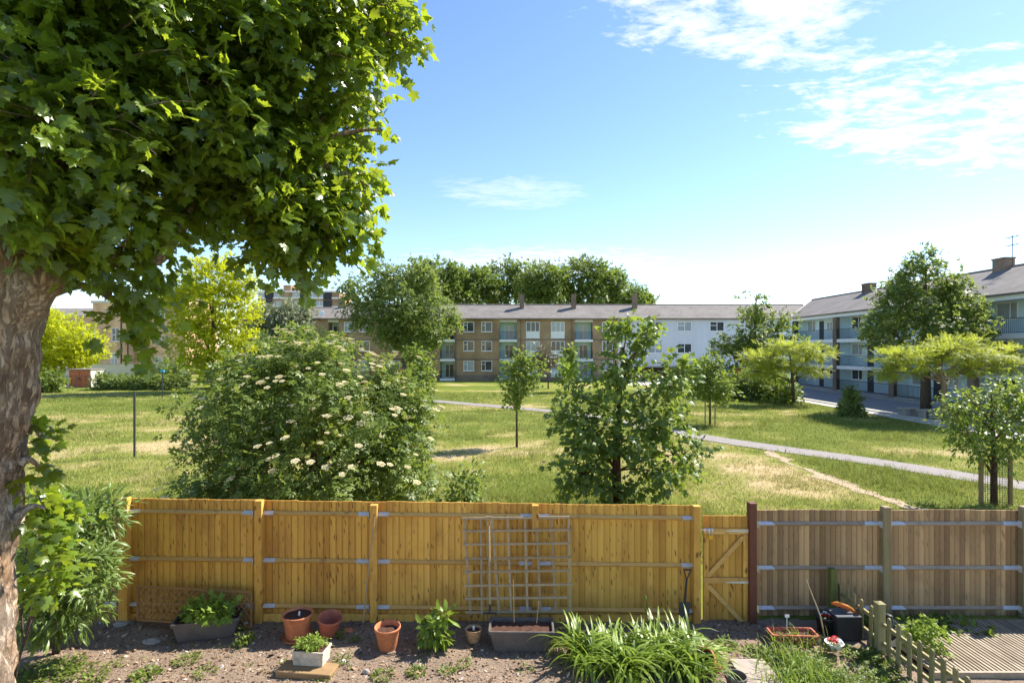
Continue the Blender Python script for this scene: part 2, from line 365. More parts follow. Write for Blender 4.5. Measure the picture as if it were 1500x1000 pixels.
TERRD = plain('buff_terracotta', (.45, .27, .14), .8, .2, 0, .4, 25)
PLAST = plain('grey_plastic', (.115, .098, .085), .6, .35, 0, .35, 5)
SOILP = plain('potting_soil', (.085, .045, .032), .95, .1, 0, .6, 40, .8)
STONEW = plain('white_stone', (.52, .47, .37), .8, .3, 0, .45, 14, .6)
DARKM = plain('dark_metal', (.05, .055, .055), .5, .4, .3, .2)
BLK = plain('black_paint', (.025, .027, .03), .5, .4, 0, .2)
def bark(name, lo, hi, sc=1.0, pale=None):
    m, nt, out = new_mat(name); v = geo_pos(nt, (1, 1, .26)); n = noise(nt, v, 22*sc, 10, .75, 1.0); n2 = noise(nt, geo_pos(nt), 2.2*sc, 4)
    vo = nt.nodes.new('ShaderNodeTexVoronoi'); vo.feature = 'DISTANCE_TO_EDGE'; vo.inputs['Scale'].default_value = 19*sc
    vn = nt.nodes.new('ShaderNodeVectorMath'); vn.operation = 'ADD'; L(nt, v, vn.inputs[0]); cx_ = nt.nodes.new('ShaderNodeCombineXYZ'); L(nt, math_(nt, 'MULTIPLY', n, .16), cx_.inputs[0]); L(nt, math_(nt, 'MULTIPLY', n, .16), cx_.inputs[1]); L(nt, cx_.outputs[0], vn.inputs[1])
    L(nt, vn.outputs[0], vo.inputs['Vector'])
    crack = ramp(nt, vo.outputs['Distance'], [(.0, (0, 0, 0)), (.22, (1, 1, 1))])
    c = ramp(nt, n, [(.36, lo), (.62, hi)])
    if pale: c = mixc(nt, ramp(nt, n2, [(.42, (0, 0, 0)), (.6, (.75, .75, .75))]), c, pale)
    c = mixc(nt, math_(nt, 'MULTIPLY', math_(nt, 'SUBTRACT', 1.0, crack), .4), c, tuple(x*.35 for x in lo))
    hgt = math_(nt, 'ADD', math_(nt, 'MULTIPLY', crack, .5), n)
    pbsdf(nt, out, c, .9, .15, 0, hgt, 1.0, .035); return m
BARK_S = bark('sycamore_bark', (.26, .16, .09), (.62, .43, .28), 1.0, (.70, .57, .45))
BARK = bark('tree_bark', (.09, .07, .05), (.2, .16, .12), 1.0)
BARK_R = bark('reddish_bark', (.13, .065, .035), (.24, .14, .08), 1.0)
def brick(name, a, b, mortar):
    m, nt, out = new_mat(name); g = nt.nodes.new('ShaderNodeNewGeometry'); sp = nt.nodes.new('ShaderNodeSeparateXYZ'); L(nt, g.outputs['Position'], sp.inputs[0])
    cb = nt.nodes.new('ShaderNodeCombineXYZ'); L(nt, math_(nt, 'ADD', sp.outputs[0], sp.outputs[1]), cb.inputs[0]); L(nt, sp.outputs[2], cb.inputs[1])
    bt = nt.nodes.new('ShaderNodeTexBrick'); bt.inputs['Color1'].default_value = (*a, 1); bt.inputs['Color2'].default_value = (*b, 1); bt.inputs['Mortar'].default_value = (*mortar, 1)
    bt.inputs['Scale'].default_value = 1; bt.inputs['Brick Width'].default_value = .23; bt.inputs['Row Height'].default_value = .075; bt.inputs['Mortar Size'].default_value = .008
    L(nt, cb.outputs[0], bt.inputs['Vector']); n = noise(nt, geo_pos(nt), .35, 5, .65); n2 = noise(nt, geo_pos(nt, (1, 1, .3)), 1.4, 5, .7)
    c = mixc(nt, .55, bt.outputs[0], ramp(nt, n, [(.35, tuple(x*.7 for x in a)), (.65, tuple(min(1, x*1.3) for x in b))]), 'MIX')
    c = mixc(nt, math_(nt, 'MULTIPLY', ramp(nt, n2, [(.5, (0, 0, 0)), (.75, (1, 1, 1))]), .4), c, tuple(x*.6 for x in a))
    pbsdf(nt, out, c, .9, .15); return m
BRK = brick('brown_brick', (.30, .19, .10), (.43, .29, .165), (.36, .31, .25))
BRKL = brick('warm_brick', (.60, .36, .19), (.76, .50, .29), (.55, .46, .36))
BRKD = brick('dark_brick', (.19, .135, .095), (.28, .205, .145), (.26, .23, .2))
def roof_mat(name, c0, c1):
    m, nt, out = new_mat(name); v = geo_pos(nt); g = nt.nodes.new('ShaderNodeSeparateXYZ'); L(nt, v, g.inputs[0])
    st = math_(nt, 'FRACT', math_(nt, 'MULTIPLY', g.outputs[2], 5.5)); n = noise(nt, v, .6, 6, .7); n2 = noise(nt, geo_pos(nt, (1, 1, .25)), 2.5, 5, .7)
    c = ramp(nt, n, [(.3, c0), (.7, c1)]); c = mixc(nt, .4, c, ramp(nt, n2, [(.3, c0), (.7, c1)]))
    c = mixc(nt, math_(nt, 'MULTIPLY', ramp(nt, st, [(.0, (1, 1, 1)), (.18, (0, 0, 0))]), .35), c, tuple(x*.5 for x in c0))
    pbsdf(nt, out, c, .85, .2, 0, st, .4, .03); return m
ROOF = roof_mat('roof_tiles', (.125, .112, .10), (.265, .24, .22)); 
WCLAD, nt, out = new_mat('white_cladding'); v = geo_pos(nt); g = nt.nodes.new('ShaderNodeSeparateXYZ'); L(nt, v, g.inputs[0])
st = math_(nt, 'FRACT', math_(nt, 'MULTIPLY', g.outputs[0], 2.2)); n = noise(nt, geo_pos(nt, (1, 1, .2)), 1.1, 5, .7)
c = mixc(nt, math_(nt, 'MULTIPLY', ramp(nt, st, [(.0, (1, 1, 1)), (.10, (0, 0, 0))]), .22), ramp(nt, n, [(.3, (.60, .63, .66)), (.7, (.68, .71, .74))]), (.4, .44, .48)); pbsdf(nt, out, c, .6, .3)
BLUEW = plain('pale_blue_render', (.66, .82, .87), .85, .2, 0, .07, 1.5)
TURQ = plain('turquoise_render', (.52, .74, .74), .85, .2, 0, .08, 1.5)
WHITE = plain('white_paint', (.86, .86, .84), .6, .3, 0, .06, 2)
CONC = plain('concrete', (.36, .34, .31), .9, .2, 0, .2, 3)
CREAM = plain('cream_render', (.62, .58, .5), .85, .2, 0, .1, 1.5)
GLASS = plain('window_glass', (.05, .06, .065), .06, .6, 0, .3, .5, 0)
CURT = plain('curtained_glass', (.36, .39, .40), .12, .6, 0, .3, 1.2, 0)
ORANGE = plain('orange_red_paint', (.50, .15, .06), .7, .3, 0, .2, 3)
BLUEP = plain('blue_paint', (.05, .17, .45), .6, .3, 0, .15)
YELP = plain('yellow_plastic', (.72, .40, .02), .5, .4, 0, .1)
REDP = plain('red_petals', (.55, .02, .02), .6, .3, 0, .3, 30)
LS = leaf_mat('sycamore_leaf', (.045, .085, .014), (.17, .26, .026), (.62, .74, .03), .46, .3, .6)
LE = leaf_mat('elder_leaf', (.066, .108, .022), (.19, .25, .044), (.40, .50, .06), .4, .45, .35)
LM = leaf_mat('maple_leaf', (.060, .108, .024), (.17, .245, .042), (.44, .54, .06), .4, .46, .45)
LD = leaf_mat('dark_foliage', (.080, .125, .030), (.23, .29, .07), (.42, .52, .09), .42, .5, .35)
LG = leaf_mat('green_foliage', (.070, .115, .020), (.20, .26, .045), (.38, .48, .06), .4, .5, .3)
LP = leaf_mat('plane_foliage', (.075, .120, .022), (.19, .255, .05), (.36, .47, .07), .4, .5, .3)
LY = leaf_mat('golden_foliage', (.26, .31, .010), (.56, .58, .025), (.78, .82, .03), .48, .5, .3)
LF = leaf_mat('feathery_foliage', (.20, .26, .025), (.42, .46, .06), (.6, .66, .08), .48, .5, .3)
LGR = leaf_mat('greygreen_foliage', (.14, .165, .09), (.34, .37, .22), (.4, .45, .2), .25, .6, .3)
LO = leaf_mat('lance_foliage', (.07, .125, .022), (.22, .30, .065), (.38, .48, .08), .36, .38, .5)
LL = leaf_mat('lily_leaf', (.085, .15, .018), (.26, .36, .05), (.45, .56, .06), .36, .4, .4)
LW = leaf_mat('lime_leaf', (.10, .17, .02), (.26, .36, .05), (.4, .5, .06), .38, .5, .3)
FLW = leaf_mat('cream_flower', (.62, .54, .30), (.85, .78, .52), (.8, .7, .4), .35, .8, .1)
GRS = leaf_mat('grass_blade', (.17, .22, .03), (.60, .46, .25), (.42, .44, .10), .3, .6, .2)
# ================================================================== ground
PATH = np.array([(-14, 52), (-6.8, 46), (-1.2, 41.4), (3.65, 37.0), (6.6, 31.6), (8.7, 27.6), (11.0, 24.2), (13.2, 21.4), (15.7, 17.4), (18.5, 13.5)])
DIRT = np.array([(10.6, 23.2), (10.35, 21.5), (10.25, 19.5), (10.35, 17.6), (10.5, 15.8), (10.75, 14.6), (11.2, 12.6)])
def catmull(pts, n=10):
    p = [pts[0]*2-pts[1]]+list(pts)+[pts[-1]*2-pts[-2]]; out = []
    for i in range(1, len(p)-2):
        for k in range(n):
            t = k/n; out.append(.5*((2*p[i])+(-p[i-1]+p[i+1])*t+(2*p[i-1]-5*p[i]+4*p[i+1]-p[i+2])*t*t+(-p[i-1]+3*p[i]-3*p[i+1]+p[i+2])*t**3))
    out.append(p[-2]); return np.array(out)
PC, DC = catmull(PATH), catmull(DIRT)
def dist_to(poly, x, y):
    q = np.stack([x, y], -1); best = np.full(x.shape, 1e9)
    for a, b in zip(poly[:-1], poly[1:]):
        d = b-a; t = np.clip(((q-a)@d)/(d@d), 0, 1); best = np.minimum(best, np.linalg.norm(q-(a+t[..., None]*d), axis=-1))
    return best
def dry(x, y):
    b = fbm(x*.16+3, y*.30+8, 5); s = fbm(x*.9+11, y*1.1+4, 4)
    d = .17+1.7*(b-.5)+1.3*(s-.5)
    g = lambda cx, cy, rx, ry: np.exp(-(((x-cx)/rx)**2+((y-cy)/ry)**2))
    d += .48*g(8.6, 17.6, 1.5, 2.4)+.25*g(9.3, 21, 1.2, 2)+.16*g(-13, 27, 7, 5)+.15*g(-9, 17, 3, 4)+.4*g(-1.5, 22, 2.6, 2.6)+.45*g(0, 41, 6, 1.6)+.35*g(18, 23, 3, 2)+.25*g(6, 36, 4, 3)
    d += -.45*g(11.9, 18.5, 1.1, 4)-.5*g(2.2, 15.5, 2.5, 1.4)-.3*g(14, 29, 6, 5)-.2*g(10, 44, 9, 5)-.3*g(-2.5, 36, 4, 3)
    return np.clip(d, 0, 1)
GM, nt, out = new_mat('lawn'); v = geo_pos(nt); t = attr(nt, 'tint')
f = math_(nt, 'ADD', t, math_(nt, 'MULTIPLY', math_(nt, 'SUBTRACT', noise(nt, v, 2.6, 8, .75), .5), .8)); f = math_(nt, 'ADD', f, math_(nt, 'MULTIPLY', math_(nt, 'SUBTRACT', noise(nt, v, 14, 4, .7), .5), .5))
c = ramp(nt, f, [(0, (.12, .165, .022)), (.38, (.23, .25, .042)), (.68, (.36, .31, .12)), (1, (.54, .40, .23))])
c = mixc(nt, math_(nt, 'MULTIPLY', noise(nt, v, 34, 3, .7), .45), c, (.10, .10, .03)); pbsdf(nt, out, c, .95, .1, 0, noise(nt, v, 18, 5, .7), .8, .05)
def grid_sheet(name, x0, x1, y0, y1, step, zf, tf, mat):
    xs = np.arange(x0, x1+step*.5, step); ys = np.arange(y0, y1+step*.5, step); X, Y = np.meshgrid(xs, ys); nx, ny = len(xs), len(ys)
    V = np.stack([X, Y, zf(X, Y)], -1).reshape(-1, 3); i = np.arange(nx*ny).reshape(ny, nx)
    Fa = np.stack([i[:-1, :-1], i[:-1, 1:], i[1:, 1:], i[1:, :-1]], -1).reshape(-1, 4)
    return big_mesh(name, V, Fa, tf(X, Y).ravel(), mat, None, True)
g = grid_sheet('lawn', -70, 70, 8.72, 110, .4, lambda X, Y: .035*(fbm(X*.35, Y*.35, 3)-.5)*np.clip((Y-9)/4, 0, 1), dry, GM); tag(g, kind='structure')
FAR = plain('far_ground', (.16, .17, .09), .95, .1, 0, .25, .08)
m = MB(); m.poly([(-900, -60, -.12), (900, -60, -.12), (900, 1500, -.12), (-900, 1500, -.12)]); tag(m.build('ground', FAR), kind='structure')
def strip(name, ctr, wid, mat, zoff, edge=.05):
    t = np.gradient(ctr, axis=0); t /= np.linalg.norm(t, axis=1, keepdims=True); n_ = np.stack([-t[:, 1], t[:, 0]], 1); V = []; k = len(ctr)
    hv = 9
    for i in range(k):
        for j in range(hv):
            a = (j/(hv-1)-.5)*wid*(1+edge*2*(mnoise.noise(Vector((ctr[i][0]*1.7, ctr[i][1]*1.7, 3+(j > 4)))))); p = ctr[i]+n_[i]*a
            V.append((p[0], p[1], zoff+.035*(float(fbm(np.array(p[0]*.35), np.array(p[1]*.35), 3))-.5)))
    Fa = [(i*hv+j, i*hv+j+1, (i+1)*hv+j+1, (i+1)*hv+j) for i in range(k-1) for j in range(hv-1)]
    o = big_mesh(name, np.array(V), np.array(Fa), np.full(len(V), .5), mat, None, True); return tag(o, kind='structure')
ASPH = plain('path_asphalt', (.235, .21, .20), .9, .2, 0, .16, 3, .3); DIRTM = plain('dry_soil', (.36, .28, .19), .95, .1, 0, .3, 5, .5)
strip('path', catmull(PATH, 30), 1.45, ASPH, .022, .05); strip('dirt_path', catmull(DIRT, 30), .40, DIRTM, .012, .9)
ROADM = plain('road_asphalt', (.26, .245, .25), .9, .2, 0, .2, 1.2, .3); KERB = plain('kerb_concrete', (.50, .47, .42), .9, .2, 0, .15, 4)
m = MB(); m.box(24.7, 31.2, 12, 63, -.05, .03); tag(m.build('road', ROADM), kind='structure')
m = MB(); m.box(24.25, 24.55, 12, 63, -.05, .13); m.box(23.3, 24.2, 12, 63, -.05, .045); tag(m.build('kerb', KERB), kind='structure')
m = MB(); m.box(31.35, 34, 12, 70, -.05, .14); tag(m.build('pavement', CONC), kind='structure')
m = MB(); m.box(12, 38, 66, 75.5, -.05, .03); tag(m.build('forecourt', KERB), kind='structure')
# grass blades
def grass(name, n, x0, x1, y0, y1, hmin, hmax, wd, dens=None):
    y = y0+(y1-y0)*rng.random(n)**1.35; half = .97*y
    x = (rng.random(n)*2-1)*np.minimum(half, 60); k = (x > x0) & (x < x1) & (dist_to(PC, x, y) > .68+.12*rng.normal(size=n)) & (dist_to(DC, x, y) > .13+.10*rng.normal(size=n)) & ~((x > 23.2) & (x < 34))
    x, y = x[k], y[k]; d = dry(x, y); kk = rng.random(len(x)) > np.clip(d-.45, 0, 1)*.9; x, y, d = x[kk], y[kk], d[kk]; n = len(x)
    h = (hmin+(hmax-hmin)*rng.random(n))*(.55+.9*fbm(x*.8, y*.8, 3))*(1.1-.5*d); a = rng.random(n)*6.283; wv = wd*(.6+.8*rng.random(n))*(.6+y/40)
    le = rng.normal(size=(n, 2))*.45*h[:, None]; z = .035*(fbm(x*.35, y*.35, 3)-.5)*np.clip((y-9)/4, 0, 1)-.005
    b = np.stack([x, y, z], 1); s_ = np.stack([np.cos(a), np.sin(a), 0*a], 1)*wv[:, None]; tp = b+np.concatenate([le, h[:, None]], 1)
    V = np.stack([b-s_, b+s_, tp], 1).reshape(-1, 3); Fa = np.arange(3*n).reshape(-1, 3)
    o = big_mesh(name, V, Fa, np.repeat(np.clip(d*.85+.18*rng.normal(size=n)+.03, 0, 1), 3), GRS); tag(o, 'short patchy lawn grass between fence and flats', 'grass', None, 'stuff')
grass('grass', 330000, -45, 40, 11, 56, .05, .15, .010)
def tufts(n):
    y = 11+40*rng.random(n)**1.6; x = (rng.random(n)*2-1)*.97*y; k = (fbm(x*.45+40, y*.45, 3) > .56) & (dist_to(PC, x, y) > .95) & (dist_to(DC, x, y) > .4) & ~((x > 23) & (x < 34)) & (x > -45)
    x, y = x[k], y[k]; per = 7; n = len(x)*per; d = np.repeat(dry(x, y), per); x = np.repeat(x, per)+.07*rng.normal(size=n); y = np.repeat(y, per)+.07*rng.normal(size=n)
    h = (.10+.20*rng.random(n))*(1.1-.6*d); a = rng.random(n)*6.283; wv = (.008+.006*rng.random(n))*(.6+y/45); le = rng.normal(size=(n, 2))*.5*h[:, None]; b = np.stack([x, y, 0*x-.01], 1)
    s_ = np.stack([np.cos(a), np.sin(a), 0*a], 1)*wv[:, None]; tp = b+np.concatenate([le, h[:, None]], 1); V = np.stack([b-s_, b+s_, tp], 1).reshape(-1, 3)
    o = big_mesh('grass', V, np.arange(3*n).reshape(-1, 3), np.repeat(np.clip(d*.7-.02+.2*rng.normal(size=n), 0, 1), 3), GRS); tag(o, 'taller grass tufts and weeds dotted over the lawn', 'grass', None, 'stuff')
tufts(30000)
# garden bed
def soil_z(X, Y): return .05*(fbm(X*1.3, Y*1.3, 4)-.5)+.025*(fbm(X*7, Y*7, 3)-.5)+.0*X
SOIL, nt, out = new_mat('soil'); v = geo_pos(nt); n1 = noise(nt, v, 2.2, 8, .7); n2 = noise(nt, v, 30, 6, .75); n3 = noise(nt, v, 75, 3, .7)
c = ramp(nt, n1, [(.3, (.20, .135, .095)), (.7, (.47, .34, .235))]); c = mixc(nt, .65, c, ramp(nt, n2, [(.3, (.12, .08, .058)), (.7, (.48, .37, .275))]))
c = mixc(nt, ramp(nt, n3, [(.58, (0, 0, 0)), (.68, (.6, .6, .6))]), c, (.5, .40, .31)); pbsdf(nt, out, c, .95, .1, 0, math_(nt, 'ADD', n2, n3), 1.0, .03)
g = grid_sheet('soil', -13, 14, 1.0, 8.74, .05, soil_z, lambda X, Y: 0*X+.5, SOIL); tag(g, kind='structure')
def chips(name, n, x0, x1, y0, y1, smin, smax, mat, label, cat, asp=3.0):
    x = x0+(x1-x0)*rng.random(n); y = y0+(y1-y0)*rng.random(n); z = soil_z(x, y); s = smin+(smax-smin)*rng.random(n)**2.5
    a = rng.random(n)*6.283; u = np.stack([np.cos(a), np.sin(a), .35*rng.normal(size=n)], 1)*s[:, None]; q = np.stack([-np.sin(a), np.cos(a), .35*rng.normal(size=n)], 1)*(s/(1+(asp-1)*rng.random(n)))[:, None]
    p = np.stack([x, y, z+.3*s], 1); up = np.zeros((n, 3)); up[:, 2] = s*.28
    V = np.stack([p-u, p-q*.9+u*.1, p+u, p+q-u*.15, p+up], 1).reshape(-1, 3); i = (np.arange(n)*5)[:, None, None]
    Fa = (np.array([(0, 1, 4), (1, 2, 4), (2, 3, 4), (3, 0, 4)])[None]+i).reshape(-1, 3)
    o = big_mesh(name, V, Fa, np.repeat(rng.random(n), 5), mat); tag(o, label, cat, None, 'stuff')
CHM, nt, out = new_mat('wood_chips'); pbsdf(nt, out, ramp(nt, attr(nt, 'tint'), [(0, (.10, .06, .04)), (.5, (.24, .16, .10)), (.9, (.34, .24, .15)), (1, (.50, .42, .33))]), .9, .2)
STM, nt, out = new_mat('small_stones'); pbsdf(nt, out, ramp(nt, attr(nt, 'tint'), [(0, (.16, .14, .12)), (.6, (.36, .32, .28)), (1, (.5, .46, .40))]), .9, .2)
chips('wood_chips', 15000, -6.5, 4.2, 6.5, 8.7, .006, .035, CHM, 'loose bark chips and twigs scattered over the garden bed', 'mulch', 5)
chips('leaf_litter', 1400, -6.5, 4.2, 6.6, 8.65, .012, .05, CHM, 'dry brown leaf litter lying over the garden soil', 'leaf litter', 2.2)
chips('pebbles', 800, -6.5, 4.4, 6.5, 8.7, .008, .032, STM, 'small pale pebbles scattered across the bare soil', 'pebbles', 1.5)
# weeds: low leaf tufts on the bed, and grass at the right
def weeds(name, spots, mat, label, kind='oval'):
    ps = []; tp = []; sz = []
    for (x, y, r, n, s) in spots:
        a = rng.random(n)*6.283; rr = r*np.sqrt(rng.random(n)); px = x+rr*np.cos(a); py = y+rr*np.sin(a)
        ps.append(np.stack([px, py, soil_z(px, py)+.02+.45*s*rng.random(n)], 1)); tp.append(np.stack([np.cos(a), np.sin(a), .5*rng.random(n)], 1)+rng.normal(size=(n, 3))*.4); sz.append(s*(.5+.8*rng.random(n)))
    p = np.concatenate(ps); o = scatter(name, kind, p, np.concatenate(tp), unit(rng.normal(size=p.shape)*.4+np.array((0, 0, 1))), np.concatenate(sz), rng.random(len(p)), mat); tag(o, label, 'weeds', None, 'stuff')
def gp(x, y): q = G(x, y); return q.x, q.y
sp = []
for (x, y, r, n, s) in [(275, 968, .16, 130, .05), (215, 990, .16, 170, .06), (70, 992, .3, 330, .06), (115, 985, .2, 160, .05), (360, 940, .07, 60, .06), (350, 925, .05, 30, .06), (500, 970, .1, 60, .05), (560, 990, .13, 110, .05), (610, 985, .12, 120, .05), (655, 985, .1, 70, .05), (680, 975, .1, 60, .045), (520, 940, .06, 35, .05), (770, 980, .1, 40, .04), (1065, 945, .14, 130, .06), (420, 975, .08, 40, .05), (300, 985, .12, 60, .05), (165, 975, .1, 50, .05), (95, 975, .22, 220, .06), (50, 985, .25, 260, .06), (140, 992, .15, 120, .05), (500, 935, .05, 26, .07), (470, 990, .15, 60, .05)]:
    sp.append((*gp(x, y), r, n, s))
for k in range(70): sp.append((rng.uniform(-5.5, 2.2), rng.uniform(6.8, 8.5), .05, 9, .03))
weeds('weeds', sp, LG, 'small green weeds sprouting from the garden soil')
sp = []
for k in range(150):
    x = rng.uniform(3.3, 5.1); y = rng.uniform(6.4, 7.75); sp.append((x, y, .15, 50, .055))
for k in range(16): sp.append((rng.uniform(5.3, 6.9), rng.uniform(8.2, 8.55), .16, 55, .12))
weeds('ground_cover', sp, LG, 'leafy green ground cover around the low picket fence')
def blades(name, x, y, ang, ln, wd, rise, mat, parent=None, tint=None, seg=6, z0=None, curl=1.0):
    """arching strap leaves; arrays of root position, heading, length, width, rise angle"""
    n = len(x); T = np.linspace(0, 1, seg+1); V = np.zeros((n, seg+1, 2, 3)); px = np.zeros(n); pz = np.zeros(n)
    hx, hy = np.cos(ang), np.sin(ang); prev = (np.zeros(n), np.zeros(n))
    z0 = soil_z(x, y) if z0 is None else z0
    for i, t in enumerate(T):
        th = rise-curl*(t**1.6)*(1.25+.5*np.sin(ang*3)); 
        if i: px = px+ln/seg*np.cos(th); pz = pz+ln/seg*np.sin(th)
        wv = wd*np.minimum(1, .55+1.6*t)*(1-t**2.6)+.0006
        c = np.stack([x+px*hx, y+px*hy, z0+np.maximum(pz, -.0)], 1); s_ = np.stack([-hy, hx, .25*np.ones(n)], 1)*wv[:, None]
        V[:, i, 0] = c-s_; V[:, i, 1] = c+s_
    i0 = np.arange(n)[:, None]*(2*(seg+1)); j = np.arange(seg)[None]*2
    Fa = np.stack([i0+j, i0+j+1, i0+j+3, i0+j+2], -1).reshape(-1, 4)
    t = rng.random(n) if tint is None else tint
    return big_mesh(name, V.reshape(-1, 3), Fa, np.repeat(t, 2*(seg+1)), mat, parent, True)
n = 750; a = rng.random(n)*6.283
cxs = rng.choice(len([0]*8), n); cen = np.array([gp(1150, 965), gp(1175, 985), gp(1200, 1000), gp(1165, 945), (3.4, 6.6), (3.75, 6.75), (3.3, 7.0), (4.1, 6.5)])
x = cen[cxs, 0]+rng.normal(size=n)*.16; y = cen[cxs, 1]+rng.normal(size=n)*.12
o = blades('tall_grass', x, y, a, .12+.22*rng.random(n), .004+.004*rng.random(n), 1.15+.35*rng.random(n), LW, None, .2+.8*rng.random(n), 4, None, .9); tag(o, 'tall pale grass growing beside the paving slab', 'grass', None, 'stuff')
m = MB(); c0 = G(1105, 990); m.box(c0.x-.20, c0.x+.27, c0.y-.3, c0.y+.34, -.03, .045, bev=.008); m.box(c0.x-.22, c0.x+.25, c0.y-.95, c0.y-.32, -.03, .04, bev=.008)
tag(m.build('paving_path', plain('worn_paving', (.34, .28, .24), .9, .2, 0, .2, 7, .5)), kind='structure')
# ================================================================== garden fence, gate, old fence
def fz(x): return -.0122*(x+5.97)                      # the fence runs slightly downhill to the right
FY = 8.70
def px2x(px, Z=FY): return (px-CX)/F*Z
def board_panel(x0, x1, zt, zb, y, mat, parent, bw, drop=lambda x: 0, jit=.006, name='board_panel'):
    m = MB(); n = max(2, round((x1-x0)/bw)); w_ = (x1-x0)/n; runt = random.random()
    for i in range(n):
        runt = .25*runt+.75*random.random()
        xa = x0+i*w_+.0012; xb = x0+(i+1)*w_-.0012+.006; d = drop((xa+xb)/2); j = random.uniform(-jit, jit); tw = random.uniform(-.002, .003)
        # feather-edge board: thick on one edge, thin on the other, lapped over its neighbour
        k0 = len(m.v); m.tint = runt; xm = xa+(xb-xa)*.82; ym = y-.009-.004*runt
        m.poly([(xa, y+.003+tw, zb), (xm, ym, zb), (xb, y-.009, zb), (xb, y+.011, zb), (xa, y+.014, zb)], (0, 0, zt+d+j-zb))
        for q in (0, 5): m.t[k0+q] = max(0, runt-.12)                   # seam shadow at the laps, painted in as darker edge tint
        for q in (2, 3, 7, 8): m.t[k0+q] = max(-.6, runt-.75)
    return m.build(name, mat, parent)
def arris(x0, x1, z, y, mat, parent, sz=.035, d0=0, d1=0):
    m = MB(); m.tint = random.random(); pr = [(y, sz), (y-sz*1.5, 0), (y, -sz)]
    a = [(x0, p[0], z+d0+p[1]) for p in pr]; b = [(x1, p[0], z+d1+p[1]) for p in pr]
    m.add(a+b, [(0, 1, 2), (5, 4, 3), (0, 3, 4, 1), (1, 4, 5, 2), (2, 5, 3, 0)]); return m.build('rail', mat, parent)
def bracket(xa, xb, z, y, parent, flip, sz=.038, taper=0.0):
    m = MB(); pr = [(y-.002, sz), (y-sz*1.5-.004, .001), (y-.002, -sz)]; t = taper*(1 if not flip else -1)
    if flip: a = [(xa, p[0], z+p[1]) for p in pr]; b = [(xb, p[0], z+p[1]) for p in pr]
    else: a = [(xa, p[0], z+p[1]) for p in pr]; b = [(xb, p[0], z+p[1]) for p in pr]
    if taper:
        (b if not flip else a)[0] = ((b if not flip else a)[0][0]+(-taper if not flip else taper), *(b if not flip else a)[0][1:])
    m.add(a+b, [(0, 1, 2), (5, 4, 3), (0, 3, 4, 1), (1, 4, 5, 2), (2, 5, 3, 0)])
    fx = xa if not flip else xb; m.box(fx-.002, fx+.002, y-.085, y-.002, z-.05, z+.05)
    for q in (.25, .75):
        xx = xa+(xb-xa)*q; m.lathe([(.006, 0), (.005, .004), (.001, .005)], (xx, y-.03, z+.018), 6)
    return m.build('bracket', GALV, parent)
def zof(py, Z=FY): return H-(py-HY)/F*Z
fence = thing('garden_fence', 'new yellow timber fence with three rails and square posts', 'fence', (-6.0, FY, 0))
posts = [183, 380, 548, 784, 1020]; pxs = [px2x(p, FY-.06) for p in posts]; ptop = [zof(728, FY-.06), zof(732, FY-.06), zof(738.5, FY-.06), zof(739, FY-.06), zof(740, FY-.06)]
hw = [.07, .055, .055, .05, .055]
for x, zt, hw_ in zip(pxs, ptop, hw):
    m = MB(); m.tint = random.uniform(.2, .7); m.box(x-hw_, x+hw_, FY-.115, FY-.012, -.15, zt, bev=.004); m.build('post', YW, fence)
zt0 = zof(729.5, FY); bb = [px2x(55)]+[px2x(p) for p in posts]
rails = [zof(748), zof(817), zof(883.5)]
OLDB = GW
for i in range(5):
    x0, x1 = bb[i], bb[i+1]
    dr = lambda x: fz(x)-.018*max(0, math.sin(1.7*x))*.4
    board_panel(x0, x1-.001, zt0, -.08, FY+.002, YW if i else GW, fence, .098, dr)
    xa, xb = (x0+hw[i-1] if i else x0), x1-hw[i]
    for zr in rails:
        arris(xa+.02, xb-.02, zr, FY-.016, YR if i else GR, fence, .035, fz(xa), fz(xb))
        L_ = random.uniform(.17, .21)
        if i: bracket(xa+.004, xa+L_, zr+fz(xa+.1), FY-.016, fence, False)
        bracket(xb-L_, xb-.004, zr+fz(xb-.1), FY-.016, fence, True)
    m = MB(); m.tint = random.random(); d = fz((x0+x1)/2); m.box(xa+.005, xb-.005, FY-.045, FY-.02, -.1, .13+d*.3, bev=.003); m.build('gravel_board', YW if i else GW, fence)
# gate
gate = thing('garden_gate', 'narrow yellow timber gate with K brace beside the red brown post', 'gate', (px2x(1062), FY, 0))
gx0, gx1 = px2x(1030), px2x(1096); gt, gb = zof(755), zof(921); y = FY+.01
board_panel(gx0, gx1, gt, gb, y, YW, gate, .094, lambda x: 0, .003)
def bar(xa, za, xb, zb, w_, name='brace', mat=YR, y0=None, th=.03, parent=gate):
    m = MB(); m.tint = random.random(); a = Vector((xa, 0, za)); b = Vector((xb, 0, zb)); d = (b-a).normalized(); n_ = Vector((-d.z, 0, d.x))*w_/2; y0 = y-.014 if y0 is None else y0
    m.poly([Vector((p.x, y0, p.z)) for p in (a-n_, b-n_, b+n_, a+n_)], (0, -th, 0)); return m.build(name, mat, parent)
bar(gx0, zof(777), gx1, zof(777), .085, 'ledge'); bar(gx0, zof(848.5), gx1, zof(848.5), .085, 'ledge'); bar(gx0, zof(916), gx1, zof(916), .075, 'ledge')
bar(gx0+.04, zof(852), gx0+.04, zof(912), .07, 'stile', YW, y-.0135, .022); bar(gx0+.04, zof(782), gx0+.04, zof(844), .07, 'stile', YW, y-.0135, .022)
bar(gx1-.05, zof(782), gx1-.05, zof(844), .07, 'stile', YW, y-.0135, .022); bar(gx1-.05, zof(853), gx1-.05, zof(912), .07, 'stile', YW, y-.0135, .022)
bar(px2x(1036), zof(842), px2x(1088), zof(785), .065, y0=y-.016, th=.031); bar(px2x(1036), zof(856), px2x(1088), zof(911), .065, y0=y-.016, th=.031)
